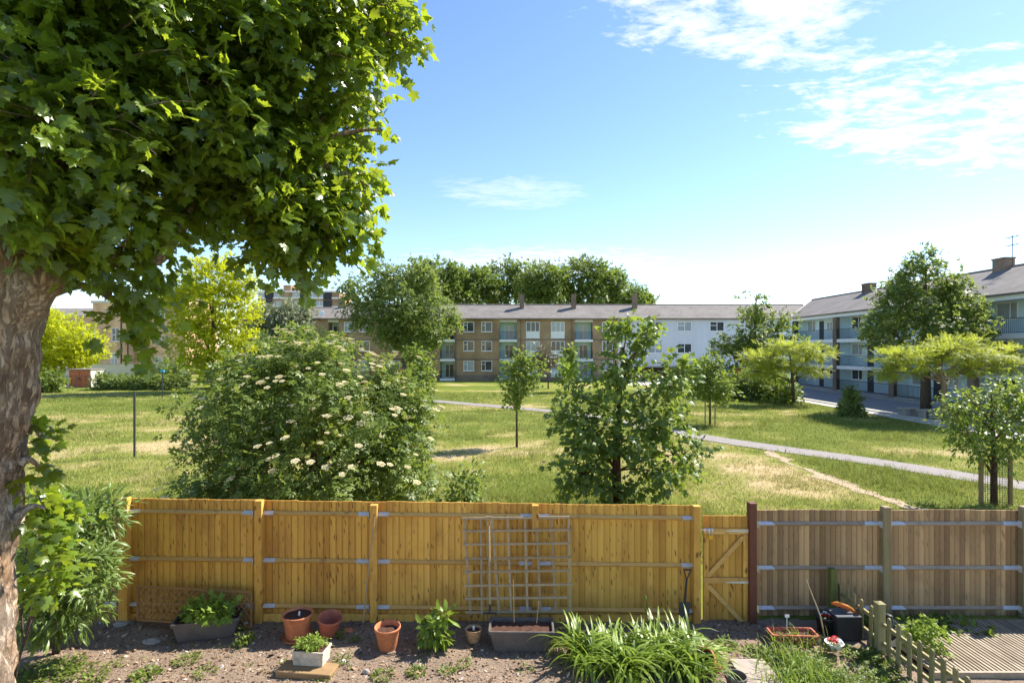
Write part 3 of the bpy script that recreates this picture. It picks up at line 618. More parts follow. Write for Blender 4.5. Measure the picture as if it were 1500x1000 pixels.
for zz in (776, 851):
    z = zof(zz); m = MB(); y1 = y-.046; m.poly([(gx1-.36, y1, z-.008), (gx1+.01, y1, z-.022), (gx1+.01, y1, z+.022), (gx1-.36, y1, z+.008)], (0, -.005, 0))
    m.box(gx1+.012, gx1+.05, y1-.024, y1+.02, z-.075, z+.075); m.tube([(gx1+.011, y1-.02, z-.05), (gx1+.011, y1-.02, z+.05)], .008, 8)
    for q in (.05, .17, .29): m.lathe([(.008, 0), (.006, .004)], (gx1-q, y1-.006, z), 6, Matrix.Rotation(R(90), 3, 'X'))
    m.build('hinge', ALU, gate)
m = MB(); z = zof(774); y1 = y-.048; m.box(gx0-.005, gx0+.14, y1-.006, y1, z-.02, z+.02); m.tube([(gx0-.07, y1-.014, z), (gx0+.14, y1-.014, z)], .008, 8); m.tube([(gx0+.06, y1-.014, z), (gx0+.06, y1-.05, z), (gx0+.06, y1-.055, z-.03)], .006, 6)
for q in (.01, .07, .125): m.box(gx0+q-.012, gx0+q+.012, y1-.026, y1-.004, z-.022, z+.022)
m.build('bolt', GALV, gate)
pl = thing('padlock', 'small yellow padlock hanging from the gate bolt', 'padlock', (px2x(1039), FY-.07, zof(782)))
xx = px2x(1039); m = MB(); z = zof(783); m.box(xx-.033, xx+.033, y1-.045, y1-.008, z-.045, z+.018, bev=.006); m.build('lock_body', YELP, pl)
m = MB(); m.tube([(xx-.02, y1-.027, z+.016), (xx-.02, y1-.027, z+.05), (xx, y1-.027, z+.07), (xx+.02, y1-.027, z+.05), (xx+.02, y1-.027, z+.016)], .005, 6); m.build('shackle', GALV, pl)
rp = MB(); x = px2x(1101.5, FY-.04); rp.box(x-.055, x+.055, FY-.1, FY+.03, -.15, zof(737, FY-.1), bev=.006); o = rp.build('gate_post', RP, None, (x, FY, 0)); tag(o, 'tall red brown painted post hinging the gate', 'post')
# old fence
OY = 8.86
old = thing('weathered_fence', 'old grey brown weathered fence right of the gate', 'fence', (5.9, OY, 0))
op = [1108, 1293, 1495, 1690]; ox = [px2x(p, OY) for p in op]; ot = zof(746.5, OY)
for i in range(3):
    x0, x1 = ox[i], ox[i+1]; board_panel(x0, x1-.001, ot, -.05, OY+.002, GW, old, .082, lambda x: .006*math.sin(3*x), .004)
    for zr in (zof(766, OY), zof(830.5, OY), zof(889, OY)):
        xa, xb = x0+(.06 if i else .0), x1-.06; arris(xa+.02, xb, zr, OY-.014, GR, old, .034); bracket(xa, xa+.27, zr, OY-.014, old, False, .037, .035); bracket(xb-.27, xb-.004, zr, OY-.014, old, True, .037, .035)
for i in (1, 2):
    m = MB(); m.tint = .35; x = ox[i]; m.box(x-.065, x+.065, OY-.125, OY-.012, -.1, zof(742, OY-.1), bev=.012); m.build('post', GP, old)
x = px2x(1219, OY-.15); m = MB(); m.tint = .3; m.box(x-.045, x+.045, OY-.2, OY-.1, -.05, zof(832, OY-.15), bev=.006); o = m.build('stub_post', wood_mat('green_mossy_wood', (.11, .13, .03), (.20, .21, .06), (.1, .1, .03), 'z', .1), None, (x, OY-.15, 0)); tag(o, 'short green mossy post standing against the weathered fence', 'post')
# ------------------------------------------------------------------ trellises and tools
def slat(m, a, b, w_=.022, th=.012, nrm=Vector((0, -1, 0))):
    a, b = Vector(a), Vector(b); d = (b-a).normalized(); s_ = d.cross(nrm).normalized()*w_/2; m.tint = random.random()
    m.poly([a-s_, b-s_, b+s_, a+s_], nrm*th)
tr = thing('square_trellis', 'grey square grid trellis leaning on the yellow fence', 'trellis', (px2x(757, 8.5), 8.5, 0))
yb, ytp = 8.36, 8.62; tilt = lambda z: ytp-(ytp-yb)*(1-z/1.63)
def tp(px, py):                                                       # point on the leaning trellis plane
    z = 1.0
    for _ in range(6): z = H-(py-HY)/F*tilt(z)
    Z = tilt(z); return Vector(((px-CX)/F*Z, Z, z))
mv = MB()
for k in range(8):
    f = k/7; slat(mv, tp(680+f*150+3*math.sin(k*2), 757-2*f), tp(687+f*148+3*math.sin(k*3+1), 900-4*f), .032)
mv.build('upright_slats', TRL, tr)
mh = MB(); rows = [757, 775.5, 795, 815.5, 835, 855, 874, 894]
for k, r in enumerate(rows): slat(mh, tp(676+k*.8, r+1.5), tp(833+.5*k+(3 if k % 2 else 0), r-.5), .033, .012)
for v_ in range(len(mh.v)): mh.v[v_] = (mh.v[v_][0], mh.v[v_][1]-.013, mh.v[v_][2])
mh.build('cross_slats', TRL, tr)
la = thing('diamond_lattice', 'low brown diamond lattice panel propped behind the leafy trough', 'trellis', (px2x(287, 8.45), 8.5, 0))
A, B, Cc, D = P(203, 857, 8.54), P(369, 866, 8.54), P(369, 917, 8.42), P(203, 906, 8.42)
m = MB(); 
for (a, b) in ((A, B), (D, Cc), (A, D), (B, Cc)): slat(m, a+Vector((0, -.013, 0)), b+Vector((0, -.013, 0)), .032, .014)
m.build('edging', LAT, la); m = MB(); quad = lambda u, v_: (A*(1-u)+B*u)*(1-v_)+(D*(1-u)+Cc*u)*v_
for k in range(-5, 24):
    u0 = k/22
    for sg, off in ((1, 0), (-1, -.006)):
        ua, ub = u0, u0+sg*.22; va, vb = 0, 1
        pts = []
        for (u, v_) in ((ua, 0), (ub, 1)): pts.append((u, v_))
        def cl_(p, q):
            (u1, v1), (u2, v2) = p, q; t0, t1 = 0, 1
            for b_ in (0, 1):
                d = u2-u1
                if abs(d) < 1e-9: continue
                t = (b_-u1)/d
                if (b_ == 0) == (d > 0): t0 = max(t0, t)
                else: t1 = min(t1, t)
            return (t0, t1)
        t0, t1 = cl_(*pts)
        if t1-t0 < .08: continue
        a = quad(ua+(ub-ua)*t0, t0); b = quad(ua+(ub-ua)*t1, t1); slat(m, a+Vector((0, off, 0)), b+Vector((0, off, 0)), .019, .006)
m.build('lattice', LAT, la)
def d_tool(name, label, cat, top, foot, wood, metal, kind):
    t = thing(name, label, cat, foot); top, foot = Vector(top), Vector(foot); d = (foot-top).normalized(); s_ = Vector((1, 0, 0)); L_ = (foot-top).length
    m = MB(); g0 = top+d*.13; m.tube([top+d*.0-s_*.055, top+s_*.055], .013, 8); m.tube([top-s_*.052, g0-s_*.006+d*.0, g0+d*.02], .009, 6); m.tube([top+s_*.052, g0+s_*.006, g0+d*.02], .009, 6); m.build('grip', wood, t)
    m = MB(); m.tube([g0, top+d*(L_-.28)], .016, 8); m.build('shaft', wood, t)
    m = MB(); e = top+d*(L_-.30)
    if kind == 'spade':
        m.tube([e-d*.08, e+d*.06], .02, 8); n_ = d.cross(s_).normalized()*.004
        m.poly([e+d*.03-s_*.085, e+d*.03+s_*.085, e+d*.24+s_*.08, e+d*.30, e+d*.24-s_*.08], n_)
    else:
        m.tube([e-d*.08, e+d*.04], .018, 8); m.tube([e+d*.04-s_*.09, e+d*.04+s_*.09], .01, 6)
        for q in (-.09, -.03, .03, .09): m.tube([e+d*.04+s_*q, e+d*.30+s_*q], [.008, .004], 5)
    m.build('blade' if kind == 'spade' else 'tines', metal, t)
d_tool('garden_fork', 'garden fork with D handle leaning on the square trellis', 'garden fork', P(716, 757, 8.47), P(718, 925, 8.14), TRL, DARKM, 'fork')
d_tool('garden_spade', 'dark garden spade with D handle leaning beside the gate', 'spade', P(1007, 834, 8.47), P(1001, 908, 8.40), BLK, DARKM, 'spade')
m = MB(); m.tint = .2; m.tube([P(549, 757, 8.55), P(541, 820, 8.5), P(532, 911, 8.35)], [.009, .011, .012], 7); o = m.build('garden_stake', TRL, None, P(532, 911, 8.35)); tag(o, 'thin grey brown stake leaning on the third fence post', 'stake')
# ------------------------------------------------------------------ pots and troughs
def pot(name, label, px, py_base, r0, r1, h, mat, soil=True, M=None, cat='flower pot', saucer=False, rimh=.05, fill=.035):
    c = G(px, py_base); c.z = float(soil_z(np.array(c.x), np.array(c.y)))-.004; t = thing(name, label, cat, c)
    pr = [(r0*.4, 0), (r0*.97, 0), (r0, .01), (r1*.93, h-rimh), (r1*.935, h-rimh+.002), (r1*1.02, h-rimh+.006), (r1*1.03, h-.008), (r1*1.0, h), (r1*.94, h-.004), (r1*.88, h-rimh), (r0*.9, .02)]
    m = MB(); m.lathe(pr, c, 36, M); m.build('pot_body', mat, t, smooth=False)
    for p in t.children[0].data.polygons: p.use_smooth = len(p.vertices) == 4
    if soil:
        z = h-fill; m = MB(); k = 30; vs = []; fs = []
        rr = r1*.885*(1-.0)-(fill-.03)*.25
        for i in range(7):
            for j in range(k):
                a = 2*math.pi*j/k; q = Vector((rr*(i+.02)/6*math.cos(a), rr*(i+.02)/6*math.sin(a), z+.012*mnoise.noise(Vector((i*.9, math.cos(a)*2+px, math.sin(a)*2))))); vs.append((M @ q if M else q)+c)
        fs = [(i*k+j, i*k+(j+1) % k, (i+1)*k+(j+1) % k, (i+1)*k+j) for i in range(6) for j in range(k)]; m.add(vs, fs); m.build('soil', SOILP, t, smooth=True)
    if saucer:
        m = MB(); m.lathe([(r0*1.2, -.004), (r0*1.28, .0), (r0*1.38, .035), (r0*1.34, .035), (r0*1.24, .012), (r0*1.05, .012)], c, 30); m.build('saucer', mat, t, smooth=True)
    return t, c
pot('terracotta_pot', 'large terracotta pot on a saucer left of the reddish pot', 436, 933, .155, .215, .36, TERRA, saucer=True)
pot('terracotta_pot', 'empty reddish terracotta pot tilted toward the viewer', 481, 930, .11, .175, .30, TERRB, False, Matrix.Rotation(R(9), 3, 'X') @ Matrix.Rotation(R(8), 3, 'Y'))
pot('terracotta_pot', 'orange terracotta pot standing alone below the third fence post', 568, 948, .125, .178, .32, TERRA, True, Matrix.Rotation(R(3), 3, 'X'), fill=.07)
t, c = pot('terracotta_pot', 'small buff patterned pot with plant tag beside the bare trough', 694, 940, .075, .115, .20, TERRD, True, None, rimh=.05)
m = MB()
for k in range(3): m.lathe([(.082+.010*k, .035+.032*k), (.087+.010*k, .04+.032*k), (.087+.0105*k, .052+.032*k), (.084+.0108*k, .057+.032*k)], c, 30)
m.build('moulding', TERRD, t, smooth=True); m = MB(); m.box(c.x-.015, c.x+.012, c.y-.004, c.y-.001, c.z+.13, c.z+.235, Matrix.Translation((0, 0, 0))); m.build('plant_tag', WHITE, t)
m = MB(); c = G(440, 932); m.poly([(c.x-.03, c.y-.03, .27), (c.x+.0, c.y-.035, .27), (c.x+.012, c.y-.03, .385), (c.x-.016, c.y-.025, .385)], (0, .003, 0)); o = m.build('plant_tag', WHITE, None, (c.x-.02, c.y-.03, .27)); tag(o, 'white plant tag stuck in the large terracotta pot', 'plant tag')
t, c = pot('terracotta_pot', 'orange terracotta pot tipped over at the edge of the lily clump', 1046, 985, .10, .155, .27, TERRA, False, Matrix.Rotation(R(-52), 3, 'Y') @ Matrix.Rotation(R(28), 3, 'X'))
for o in [t]: o.location.z += .11
t, c = pot('garden_pot', 'dark plastic pot rim at the bottom edge beside the lilies', 1078, 1004, .1, .13, .16, PLAST, False)
def trough(name, label, px0, px1, pyf, h, w0, mat, yaw=0, depth=.36, soil=True, bottom=.82):
    a, b = G(px0, pyf), G(px1, pyf); c = (a+b)/2; wd = (b-a).length*w0; c.y += depth/2; M = Matrix.Rotation(yaw, 3, 'Z'); t = thing(name, label, 'planter', c)
    m = MB(); W, D = wd, depth
    def ring(w_, d_, z, r=.03):
        out_ = []
        for (sx_, sy_, a0) in ((1, 1, 0), (-1, 1, 90), (-1, -1, 180), (1, -1, 270)):
            for q in range(4): an = R(a0+q*30); out_.append((M @ Vector((sx_*(w_/2-r)+r*math.cos(an), sy_*(d_/2-r)+r*math.sin(an), z)))+c)
        return out_
    prof = [(W*bottom, D*bottom, 0), (W*.955, D*.94, h-.045), (W*.955, D*.94, h-.044), (W, D, h-.042), (W+.004, D+.004, h-.006), (W-.004, D-.004, h), (W-.05, D-.05, h-.001), (W-.06, D-.06, h-.03), (W*bottom-.03, D*bottom-.03, .03)]
    vs = []; 
    for (w_, d_, z) in prof: vs += ring(w_, d_, z)
    n_ = 16; k = len(prof); fs = [(i*n_+j, i*n_+(j+1) % n_, (i+1)*n_+(j+1) % n_, (i+1)*n_+j) for i in range(k-1) for j in range(n_)]+[tuple(range(n_-1, -1, -1)), tuple((k-1)*n_+j for j in range(n_))]
    m.add(vs, fs); m.build('trough_body', mat, t)
    if soil:
        m = MB(); nx, ny = 26, 12; vs = [(M @ Vector(((i/(nx-1)-.5)*(W-.075), (j/(ny-1)-.5)*(D-.075), h-.05+.022*mnoise.noise(Vector((i*.5+px0, j*.5, 0))))))+c for j in range(ny) for i in range(nx)]
        m.add(vs, [(j*nx+i, j*nx+i+1, (j+1)*nx+i+1, (j+1)*nx+i) for j in range(ny-1) for i in range(nx-1)]); m.build('soil', SOILP, t, smooth=True)
    return t, c
t, c1 = trough('plastic_trough', 'grey plastic trough filled with a leafy green plant', 254, 334, 939, .28, 1.16, PLAST, R(14), .46)
pl = thing('leafy_plant', 'bushy bright green plant growing in the left grey trough', 'plant', c1+Vector((.02, -.05, .23)))
leaves('foliage', 'lobed', [(np.array(c1+Vector((-.0, -.05, .36))), np.array((.35, .20, .15)))], 60, 9, .085, LW, pl, .04, zmin=.25, up=1.0, tint=(.3, 1))
m = MB(); 
for k in range(14): m.tube(bez(c1+Vector((random.uniform(-.15, .15), random.uniform(-.08, .08), .22)), c1+Vector((random.uniform(-.2, .2), 0, .3)), c1+Vector((random.uniform(-.28, .28), random.uniform(-.12, .12), .38)), 3), [.005, .004, .004, .002], 4)
m.build('stems', LG, pl)
t, c2 = trough('plastic_trough', 'grey plastic trough of bare brown compost with thin canes', 719, 809, 957, .30, 1.08, PLAST, R(-1), .44)
for (xa, ya, xb, yb2, lab) in ((752, 848, 753, 911, 'taller thin cane standing in the bare compost trough'), (789, 880, 786, 912, 'shorter thin cane standing in the bare compost trough')):
    Zc = c2.y; m = MB(); m.tube([P(xb, yb2, Zc), P(xa, ya, Zc)], [.005, .004], 6); o = m.build('cane', TRL, None, P(xb, yb2, Zc)); tag(o, lab, 'cane')
c = G(450, 985); m = MB(); m.tint = .5; Mx = Matrix.Translation(c) @ Matrix.Rotation(R(-7), 4, 'Z'); m.box(-.37, .37, -.13, .15, -.03, .07, Mx, bev=.008); o = m.build('wooden_plank', PLNK, None, c); tag(o, 'thick brown wooden plank lying on soil under a stone planter', 'plank')
c = G(455, 978); c += Vector((-.0, .04, .072)); t = thing('stone_planter', 'small white carved stone planter standing on the plank', 'planter', c); M3 = Matrix.Rotation(R(-6), 3, 'Z')
m = MB(); m.frustum(c, .40, .23, .415, .245, 0, .155, M3); m.frustum(c, .44, .27, .44, .27, .156, .185, M3)
for k in range(5):
    q = M3 @ Vector((-.15+.075*k, -.125, .085)); m.lathe([(.001, -.02), (.02, -.012), (.022, .0), (.012, .012), (.001, .016)], q+c, 8, Matrix.Rotation(R(90), 3, 'X'))
m.build('planter_body', STONEW, t)
m = MB(); m.frustum(c, .40, .23, .40, .23, .184, .188, M3); m.build('soil', SOILP, t)
pl = thing('leafy_plant', 'pale lime green low plant in the white stone planter', 'plant', c+Vector((0, 0, .185)))
leaves('foliage', 'oval', [(np.array(c+Vector((0, 0, .20))), np.array((.20, .12, .11)))], 90, 9, .035, LW, pl, .02, zmin=float(c.z+.185), up=1., tint=(.4, 1))
c = G(633, 950); pl = thing('leafy_plant', 'upright broad leaved green plant between orange pot and buff pot', 'plant', c)
leaves('foliage', 'oval', [(np.array(c+Vector((.02, 0, .22))), np.array((.17, .12, .2))), (np.array(c+Vector((.15, .05, .40))), np.array((.1, .08, .07)))], 34, 5, .15, LL, pl, .04, zmin=.03, droop=.5, tint=(.0, .7))
m = MB()
for k in range(7): m.tube(bez(c, c+Vector((random.uniform(-.06, .06), 0, .2)), c+Vector((random.uniform(-.12, .15), 0, .4)), 4), [.008, .007, .006, .005, .003], 5)
m.build('stems', LL, pl)
# daylilies
c = G(935, 985); lily = thing('daylily_clump', 'large clump of arching strap leaves at the foot of the fence', 'plant', (c.x, c.y, 0))
n = 880; cen = [(-.60, -.05), (-.35, .22), (-.1, -.22), (.05, .12), (.3, -.1), (.55, .2), (.75, -.05), (-.75, .22), (.35, .35), (-.25, -.3), (.6, -.25)]; q = rng.choice(len(cen), n)
a = rng.random(n)*6.283; cenA = np.array(cen)[q]; x = c.x+cenA[:, 0]+rng.normal(size=n)*.07; yv = c.y+.08+cenA[:, 1]+rng.normal(size=n)*.06
blades('leaf_straps', x, yv, a, .46+.44*rng.random(n), .012+.010*rng.random(n), 1.05+.45*rng.random(n), LL, lily, rng.random(n)**.8, 8, None, 1.75)
m = MB()
for (xx, yy) in ((585, 610),): 
    p0 = c+Vector((.1, .35, 0)); m.tube(bez(p0, p0+Vector((.02, 0, .4)), p0+Vector((.1, .1, .75)), 5), .004, 5); m.lathe([(.004, 0), (.02, .02), (.018, .05), (.003, .07)], p0+Vector((.1, .1, .74)), 8)
m.build('flower_stalk', LL, lily)
# ------------------------------------------------------------------ right corner: window box, clutter, picket fence, deck
t, c = trough('window_box', 'orange red window box standing on soil below weathered fence', 1136, 1198, 946, .15, 1.1, TERRB, R(-3), .26)
m = MB(); m.box(c.x-.03, c.x-.02, c.y+.1, c.y+.104, c.z+.1, c.z+.32); m.box(c.x-.055, c.x+.01, c.y+.098, c.y+.101, c.z+.30, c.z+.34); m.build('plant_tag', WHITE, t)
pf = thing('picket_fence', 'low mossy wooden picket fence running beside the deck', 'fence', (5.1, 7.6, 0)); X0 = 5.12
for (pxp, Zp, zt) in [(1228, 8.72, .56), (1239, 8.55, .565), (1250, 8.36, .57), (1261, 8.18, .56), (1274, 7.98, .56), (1298, 7.60, .56), (1313, 7.41, .57), (1330, 7.2, .56), (1345, 7.01, .565), (1363, 6.82, .56), (1381, 6.62, .56), (1397, 6.44, .55), (1412, 6.26, .55), (1430, 6.08, .55)]:
    m = MB(); m.tint = random.random(); w_ = .034; Mx = Matrix.Translation((X0-.02, Zp, 0)) @ Matrix.Rotation(random.uniform(-.03, .03), 4, 'Y'); top = [(0, math.cos(R(an))*w_, zt-w_+math.sin(R(an))*w_) for an in range(0, 181, 30)]
    m.poly([Mx @ Vector(p) for p in [(0, -w_, .0)]+top[::-1]+[(0, w_, .0)]], (.02, 0, 0)); m.build('picket', PKT, pf)
for z in (.40, .14): m = MB(); m.tint = .4; m.box(X0+.002, X0+.035, 6.0, 8.78, z-.025, z+.025); m.build('rail', PKT, pf)
m = MB(); m.tint = .6; m.box(X0-.05, X0+.05, 7.74, 7.85, -.05, .68, bev=.01); m.frustum((X0, 7.795, 0), .11, .12, .03, .03, .68, .70); m.build('post', PKT, pf)
deck = thing('garden_deck', 'grey grooved timber deck in the garden corner', 'deck', (6.6, 7.8, 0))
m = MB(); xd = 5.42
while xd < 9.2: m.tint = random.random(); m.box(xd, xd+.031, 7.2, 8.58, .03, .075+random.uniform(-.002, .002)); xd += .06
m.build('deck_boards', DECK, deck)
m = MB(); m.tint = .6; m.box(5.40, 9.2, 7.155, 7.195, -.02, .078); m.build('edge_board', DECK, deck); m = MB(); m.box(5.42, 9.2, 7.2, 8.6, -.01, .012); m.build('base', plain('dark_deck_base', (.035, .03, .022), .95, .1), deck)  # near-black sheet under the slats makes the gaps read dark
c = Vector((5.62, 7.72, .05)); pl = thing('leafy_plant', 'pale green leafy weed growing by the deck behind the pickets', 'plant', c)
leaves('foliage', 'lobed', [(np.array(c+Vector((.05, 0, .20))), np.array((.32, .2, .22)))], 60, 6, .06, LW, pl, .05, zmin=.05, tint=(.3, 1)); m = MB()
for k in range(9): m.tube(bez(c, c+Vector((random.uniform(-.1, .1), 0, .2)), c+Vector((random.uniform(-.25, .3), random.uniform(-.1, .1), .36)), 4), .004, 4)
m.build('stems', LW, pl)
# clutter by the pickets
def bowl(px, py, Z, label, r=.115):
    c = P(px, py, Z); t = thing('flower_bowl', label, 'flower pot', c); m = MB(); m.lathe([(r*.5, 0), (r*.6, .01), (r, .09), (r*1.06, .095), (r*1.0, .088), (r*.5, .02)], c, 20); m.build('bowl', WHITE, t, smooth=True)
    for k in range(22):
        a = random.random()*6.28; q = c+Vector((math.cos(a)*r*.7*random.random(), math.sin(a)*r*.7*random.random(), .11+.03*random.random())); m = MB()
        for s_ in range(5): b = a+s_*1.257; m.poly([q, q+Vector((math.cos(b-.4)*.03, math.sin(b-.4)*.03, .012)), q+Vector((math.cos(b)*.045, math.sin(b)*.045, .006)), q+Vector((math.cos(b+.4)*.03, math.sin(b+.4)*.03, .012))])
        m.build('red_flower', REDP if k % 4 else WHITE, t)
    pl_ = leaves('leaves', 'oval', [(np.array(c+Vector((0, 0, .07))), np.array((r*.8, r*.8, .06)))], 20, 4, .04, LG, t, .02); return t
bowl(1222, 950, 7.75, 'white bowl of red flowers on the lower front of the clutter'); 
c = Vector((4.66, 8.3, .0)); t = thing('flower_pot', 'dark round pot in the clutter beside the picket fence', 'flower pot', c); m = MB(); m.lathe([(.1, 0), (.11, .0), (.145, .24), (.155, .24), (.155, .27), (.14, .27), (.11, .05)], c, 24); m.build('pot_body', BLK, t, smooth=True); m = MB(); m.lathe([(.138, .235), (.02, .242)], c, 24); m.build('soil', SOILP, t)
bowl(1214, 912, 8.28, 'white bowl of flowers standing on the dark round pot', .115)
m = MB(); c = Vector((4.86, 8.2, .42)); m.tint = .5
pts = bez(c+Vector((-.17, .02, .06)), c+Vector((0, 0, .07)), c+Vector((.16, -.05, -.06)), 6); m.tube(pts, [.012, .03, .036, .038, .034, .026, .01], 10); t = thing('toy_boat', 'small red orange plastic toy lying on top of the clutter', 'toy', c); m.build('toy_hull', plain('orange_plastic', (.62, .13, .02), .45, .4, 0, .15), t, smooth=True)
m = MB(); m.tube([p+Vector((0, -.01, .028)) for p in pts[1:-1]], .010, 6); m.build('toy_trim', YELP, t)
c = Vector((4.86, 8.2, .0)); t = thing('storage_crate', 'dark lidded crate beneath the red orange toy', 'crate', c); m = MB(); w_, d_, h_ = .17, .13, .34
for (a, b, e, f_) in ((-w_, w_, -d_, -d_+.012), (-w_, w_, d_-.012, d_)): m.box(c.x+a, c.x+b, c.y+e, c.y+f_, .0, h_)
for (a, b) in ((-w_, -w_+.012), (w_-.012, w_)): m.box(c.x+a, c.x+b, c.y-d_+.013, c.y+d_-.013, .0, h_)
m.box(c.x-w_+.013, c.x+w_-.013, c.y-d_+.013, c.y+d_-.013, .001, h_-.03); m.build('crate_body', BLK, t)
m = MB(); m.box(-w_-.012, w_+.012, -d_-.012, d_+.012, h_+.001, h_+.02, Matrix.Translation(c), bev=.006); m.build('lid', plain('grey_lid', (.10, .11, .12), .6, .3), t)
m = MB(); m.tube([Vector((4.50, 8.02, 0)), Vector((4.46, 8.1, .35)), Vector((4.36, 8.3, .8))], [.012, .01, .006], 6); o = m.build('garden_stake', TRL, None, (4.5, 8.02, 0)); tag(o, 'thin brown stick leaning in front of the weathered fence clutter', 'stake')
m = MB(); c = Vector((5.42, 8.05, .02)); vs = bez(c+Vector((-.15, 0, 0)), c+Vector((0, 0, .05)), c+Vector((.15, 0, 0)), 4)
bag = MB(); bag.lathe([(.12, 0), (.17, .05), (.18, .16), (.12, .27), (.05, .33), (.06, .37), (.02, .38)], c, 16); 
bag.v = [tuple(Vector(q)+.03*Vector((mnoise.noise(Vector(q)*7), mnoise.noise(Vector(q)*7+Vector((9, 0, 0))), 0))) for q in bag.v]; o = bag.build('refuse_sack', BLK, None, c, True); tag(o, 'black tied sack on ground behind the picket fence', 'sack')
m = MB(); m.poly([(5.3, 7.87, .03), (5.62, 7.84, .03), (5.58, 7.89, .31), (5.40, 7.93, .26)], (.0, .02, 0)); o = m.build('stone_slab', plain('pale_stone', (.55, .50, .42), .9, .2), None, (5.45, 7.87, .03)); tag(o, 'pale pointed stone slab propped behind the picket post', 'slab')
# bed stones
def stone(px, py, rx, rz, label, mat):
    import bmesh
    c = G(px, py); c.z += rz*.25; bm = bmesh.new(); bmesh.ops.create_icosphere(bm, subdivisions=2, radius=1)
    for v_ in bm.verts:
        n_ = 1+.35*mnoise.noise(v_.co*1.6+Vector((px, py, 0))); v_.co = Vector((v_.co.x*rx*n_, v_.co.y*rx*.75*n_, v_.co.z*rz*n_))
    me = bpy.data.meshes.new('stone'); bm.to_mesh(me); bm.free(); me.materials.append(mat); o = link('stone', me, None, c); tag(o, label, 'stone', 'stones in the bed')
ST1 = plain('grey_stone', (.30, .27, .24), .9, .2, 0, .25, 20); ST2 = plain('pale_flint', (.48, .45, .41), .9, .2, 0, .25, 20)
stone(180, 913, .15, .04, 'flat grey brown stone at the foot of the first fence post', ST1); stone(222, 940, .12, .04, 'brown flat stone between lance leaved shrub and trough', ST1)
stone(536, 985, .05, .04, 'dark grey stone on the soil below the lone pot', ST1); stone(502, 972, .06, .05, 'pale stone touching the right end of the plank', ST2)
stone(360, 913, .04, .03, 'small pale stone behind the right end of the leafy trough', ST2); stone(510, 925, .09, .05, 'broken terracotta shard beside the reddish pot', TERRA)
# ================================================================== buildings
class Bld:
    def __init__(s, root): s.root = root; s.protos = {}
    def window(s, key, w, h, frame, glass, split=.36, transom=.0, panel=0, axis='x', pos=(0, 0, 0)):
        """one window, its frame a part and its glass a sub-part; repeats are copies sharing the mesh"""
        pos = Vector(pos); k = (key, w, h, glass.name)
        if k in s.protos:
            o, p0 = s.protos[k]; c = o.copy(); C.objects.link(c); c.location = Vector(o.location)+(pos-p0)
            for ch in o.children: d = ch.copy(); C.objects.link(d); d.parent = c
            return c
        fm, gm = MB(), MB(); t = .075
        def bx(mb, a0, a1, z0, z1, d0, d1):
            if axis == 'x': mb.box(pos.x+a0, pos.x+a1, pos.y-d1, pos.y-d0, pos.z+z0, pos.z+z1)
            else: mb.box(pos.x-d1, pos.x-d0, pos.y+a0, pos.y+a1, pos.z+z0, pos.z+z1)
        bx(fm, -w/2, w/2, panel, panel+t, .003, .075); bx(fm, -w/2, w/2, h-t, h, .003, .075); bx(fm, -w/2, -w/2+t, panel+t, h-t, .003, .075); bx(fm, w/2-t, w/2, panel+t, h-t, .003, .075)
        xs = -w/2+split*w; bx(fm, xs-t/2, xs+t/2, panel+t, h-t, .003, .07)
        if transom: bx(fm, -w/2+t, xs-t/2, h*transom-t/2, h*transom+t/2, .003, .068)
        if key == 'french': bx(fm, w*.18-t/2, w*.18+t/2, panel+t, h-t, .003, .07)
        if panel: bx(fm, -w/2, w/2, 0, panel-.002, .003, .06)
        bx(fm, -w/2-.05, w/2+.05, -.06, -.003, .003, .12)
        bx(gm, -w/2+t*.5, w/2-t*.5, panel+t*.5, h-t*.5, .004, .03)
        f = fm.build('window', frame, s.root); gm.build('pane', glass, f); s.protos[k] = (f, pos.copy()); return f
def railing(root, x0, x1, y, z, h, mat, axis='x', gap=.13, name='railing'):
    m = MB(); 
    def bx(a0, a1, z0, z1, d=.02):
        if axis == 'x': m.box(a0, a1, y-d, y+d, z0, z1)
        else: m.box(y-d, y+d, a0, a1, z0, z1)
    bx(x0, x1, z+h-.04, z+h, .03); bx(x0, x1, z+.06, z+.09); n = int((x1-x0)/gap)
    for i in range(n+1): a = x0+(x1-x0)*i/n; bx(a-.009, a+.009, z+.091, z+h-.041, .009)
    for q in (x0+.02, x1-.02): bx(q-.025, q+.025, z, z+h-.042, .028)
    return m.build(name, mat, root)
def gable_roof(root, x0, x1, yf, yr, yb, ze, zr, mat, thick=.14, hip0=0, hip1=0, axis='x', name='roof'):
    m = MB(); T = (lambda a, b, z: (a, b, z)) if axis == 'x' else (lambda a, b, z: (b, a, z))
    e = [T(x0, yf, ze), T(x1, yf, ze), T(x1, yb, ze), T(x0, yb, ze)]; r0, r1 = T(x0+hip0, yr, zr), T(x1-hip1, yr, zr)
    dn = Vector((0, 0, -thick)); v = [Vector(q) for q in e+[r0, r1]]; lo = [q+dn for q in v[:4]]
    fs = [(0, 1, 5, 4), (2, 3, 4, 5), (3, 0, 4), (1, 2, 5), (0, 6, 7, 1), (1, 7, 8, 2), (2, 8, 9, 3), (3, 9, 6, 0), (9, 8, 7, 6)]
    if axis != 'x': fs = [f[::-1] for f in fs]
    m.add(v+lo, fs); r = m.build(name, mat, root)
    rc = MB(); rc.tube([r0, r1], .11, 6); rc.build('ridge_tiles', ROOFR, r); return r
ROOFR = plain('ridge_tile', (.21, .18, .165), .85, .2, 0, .2, 4)
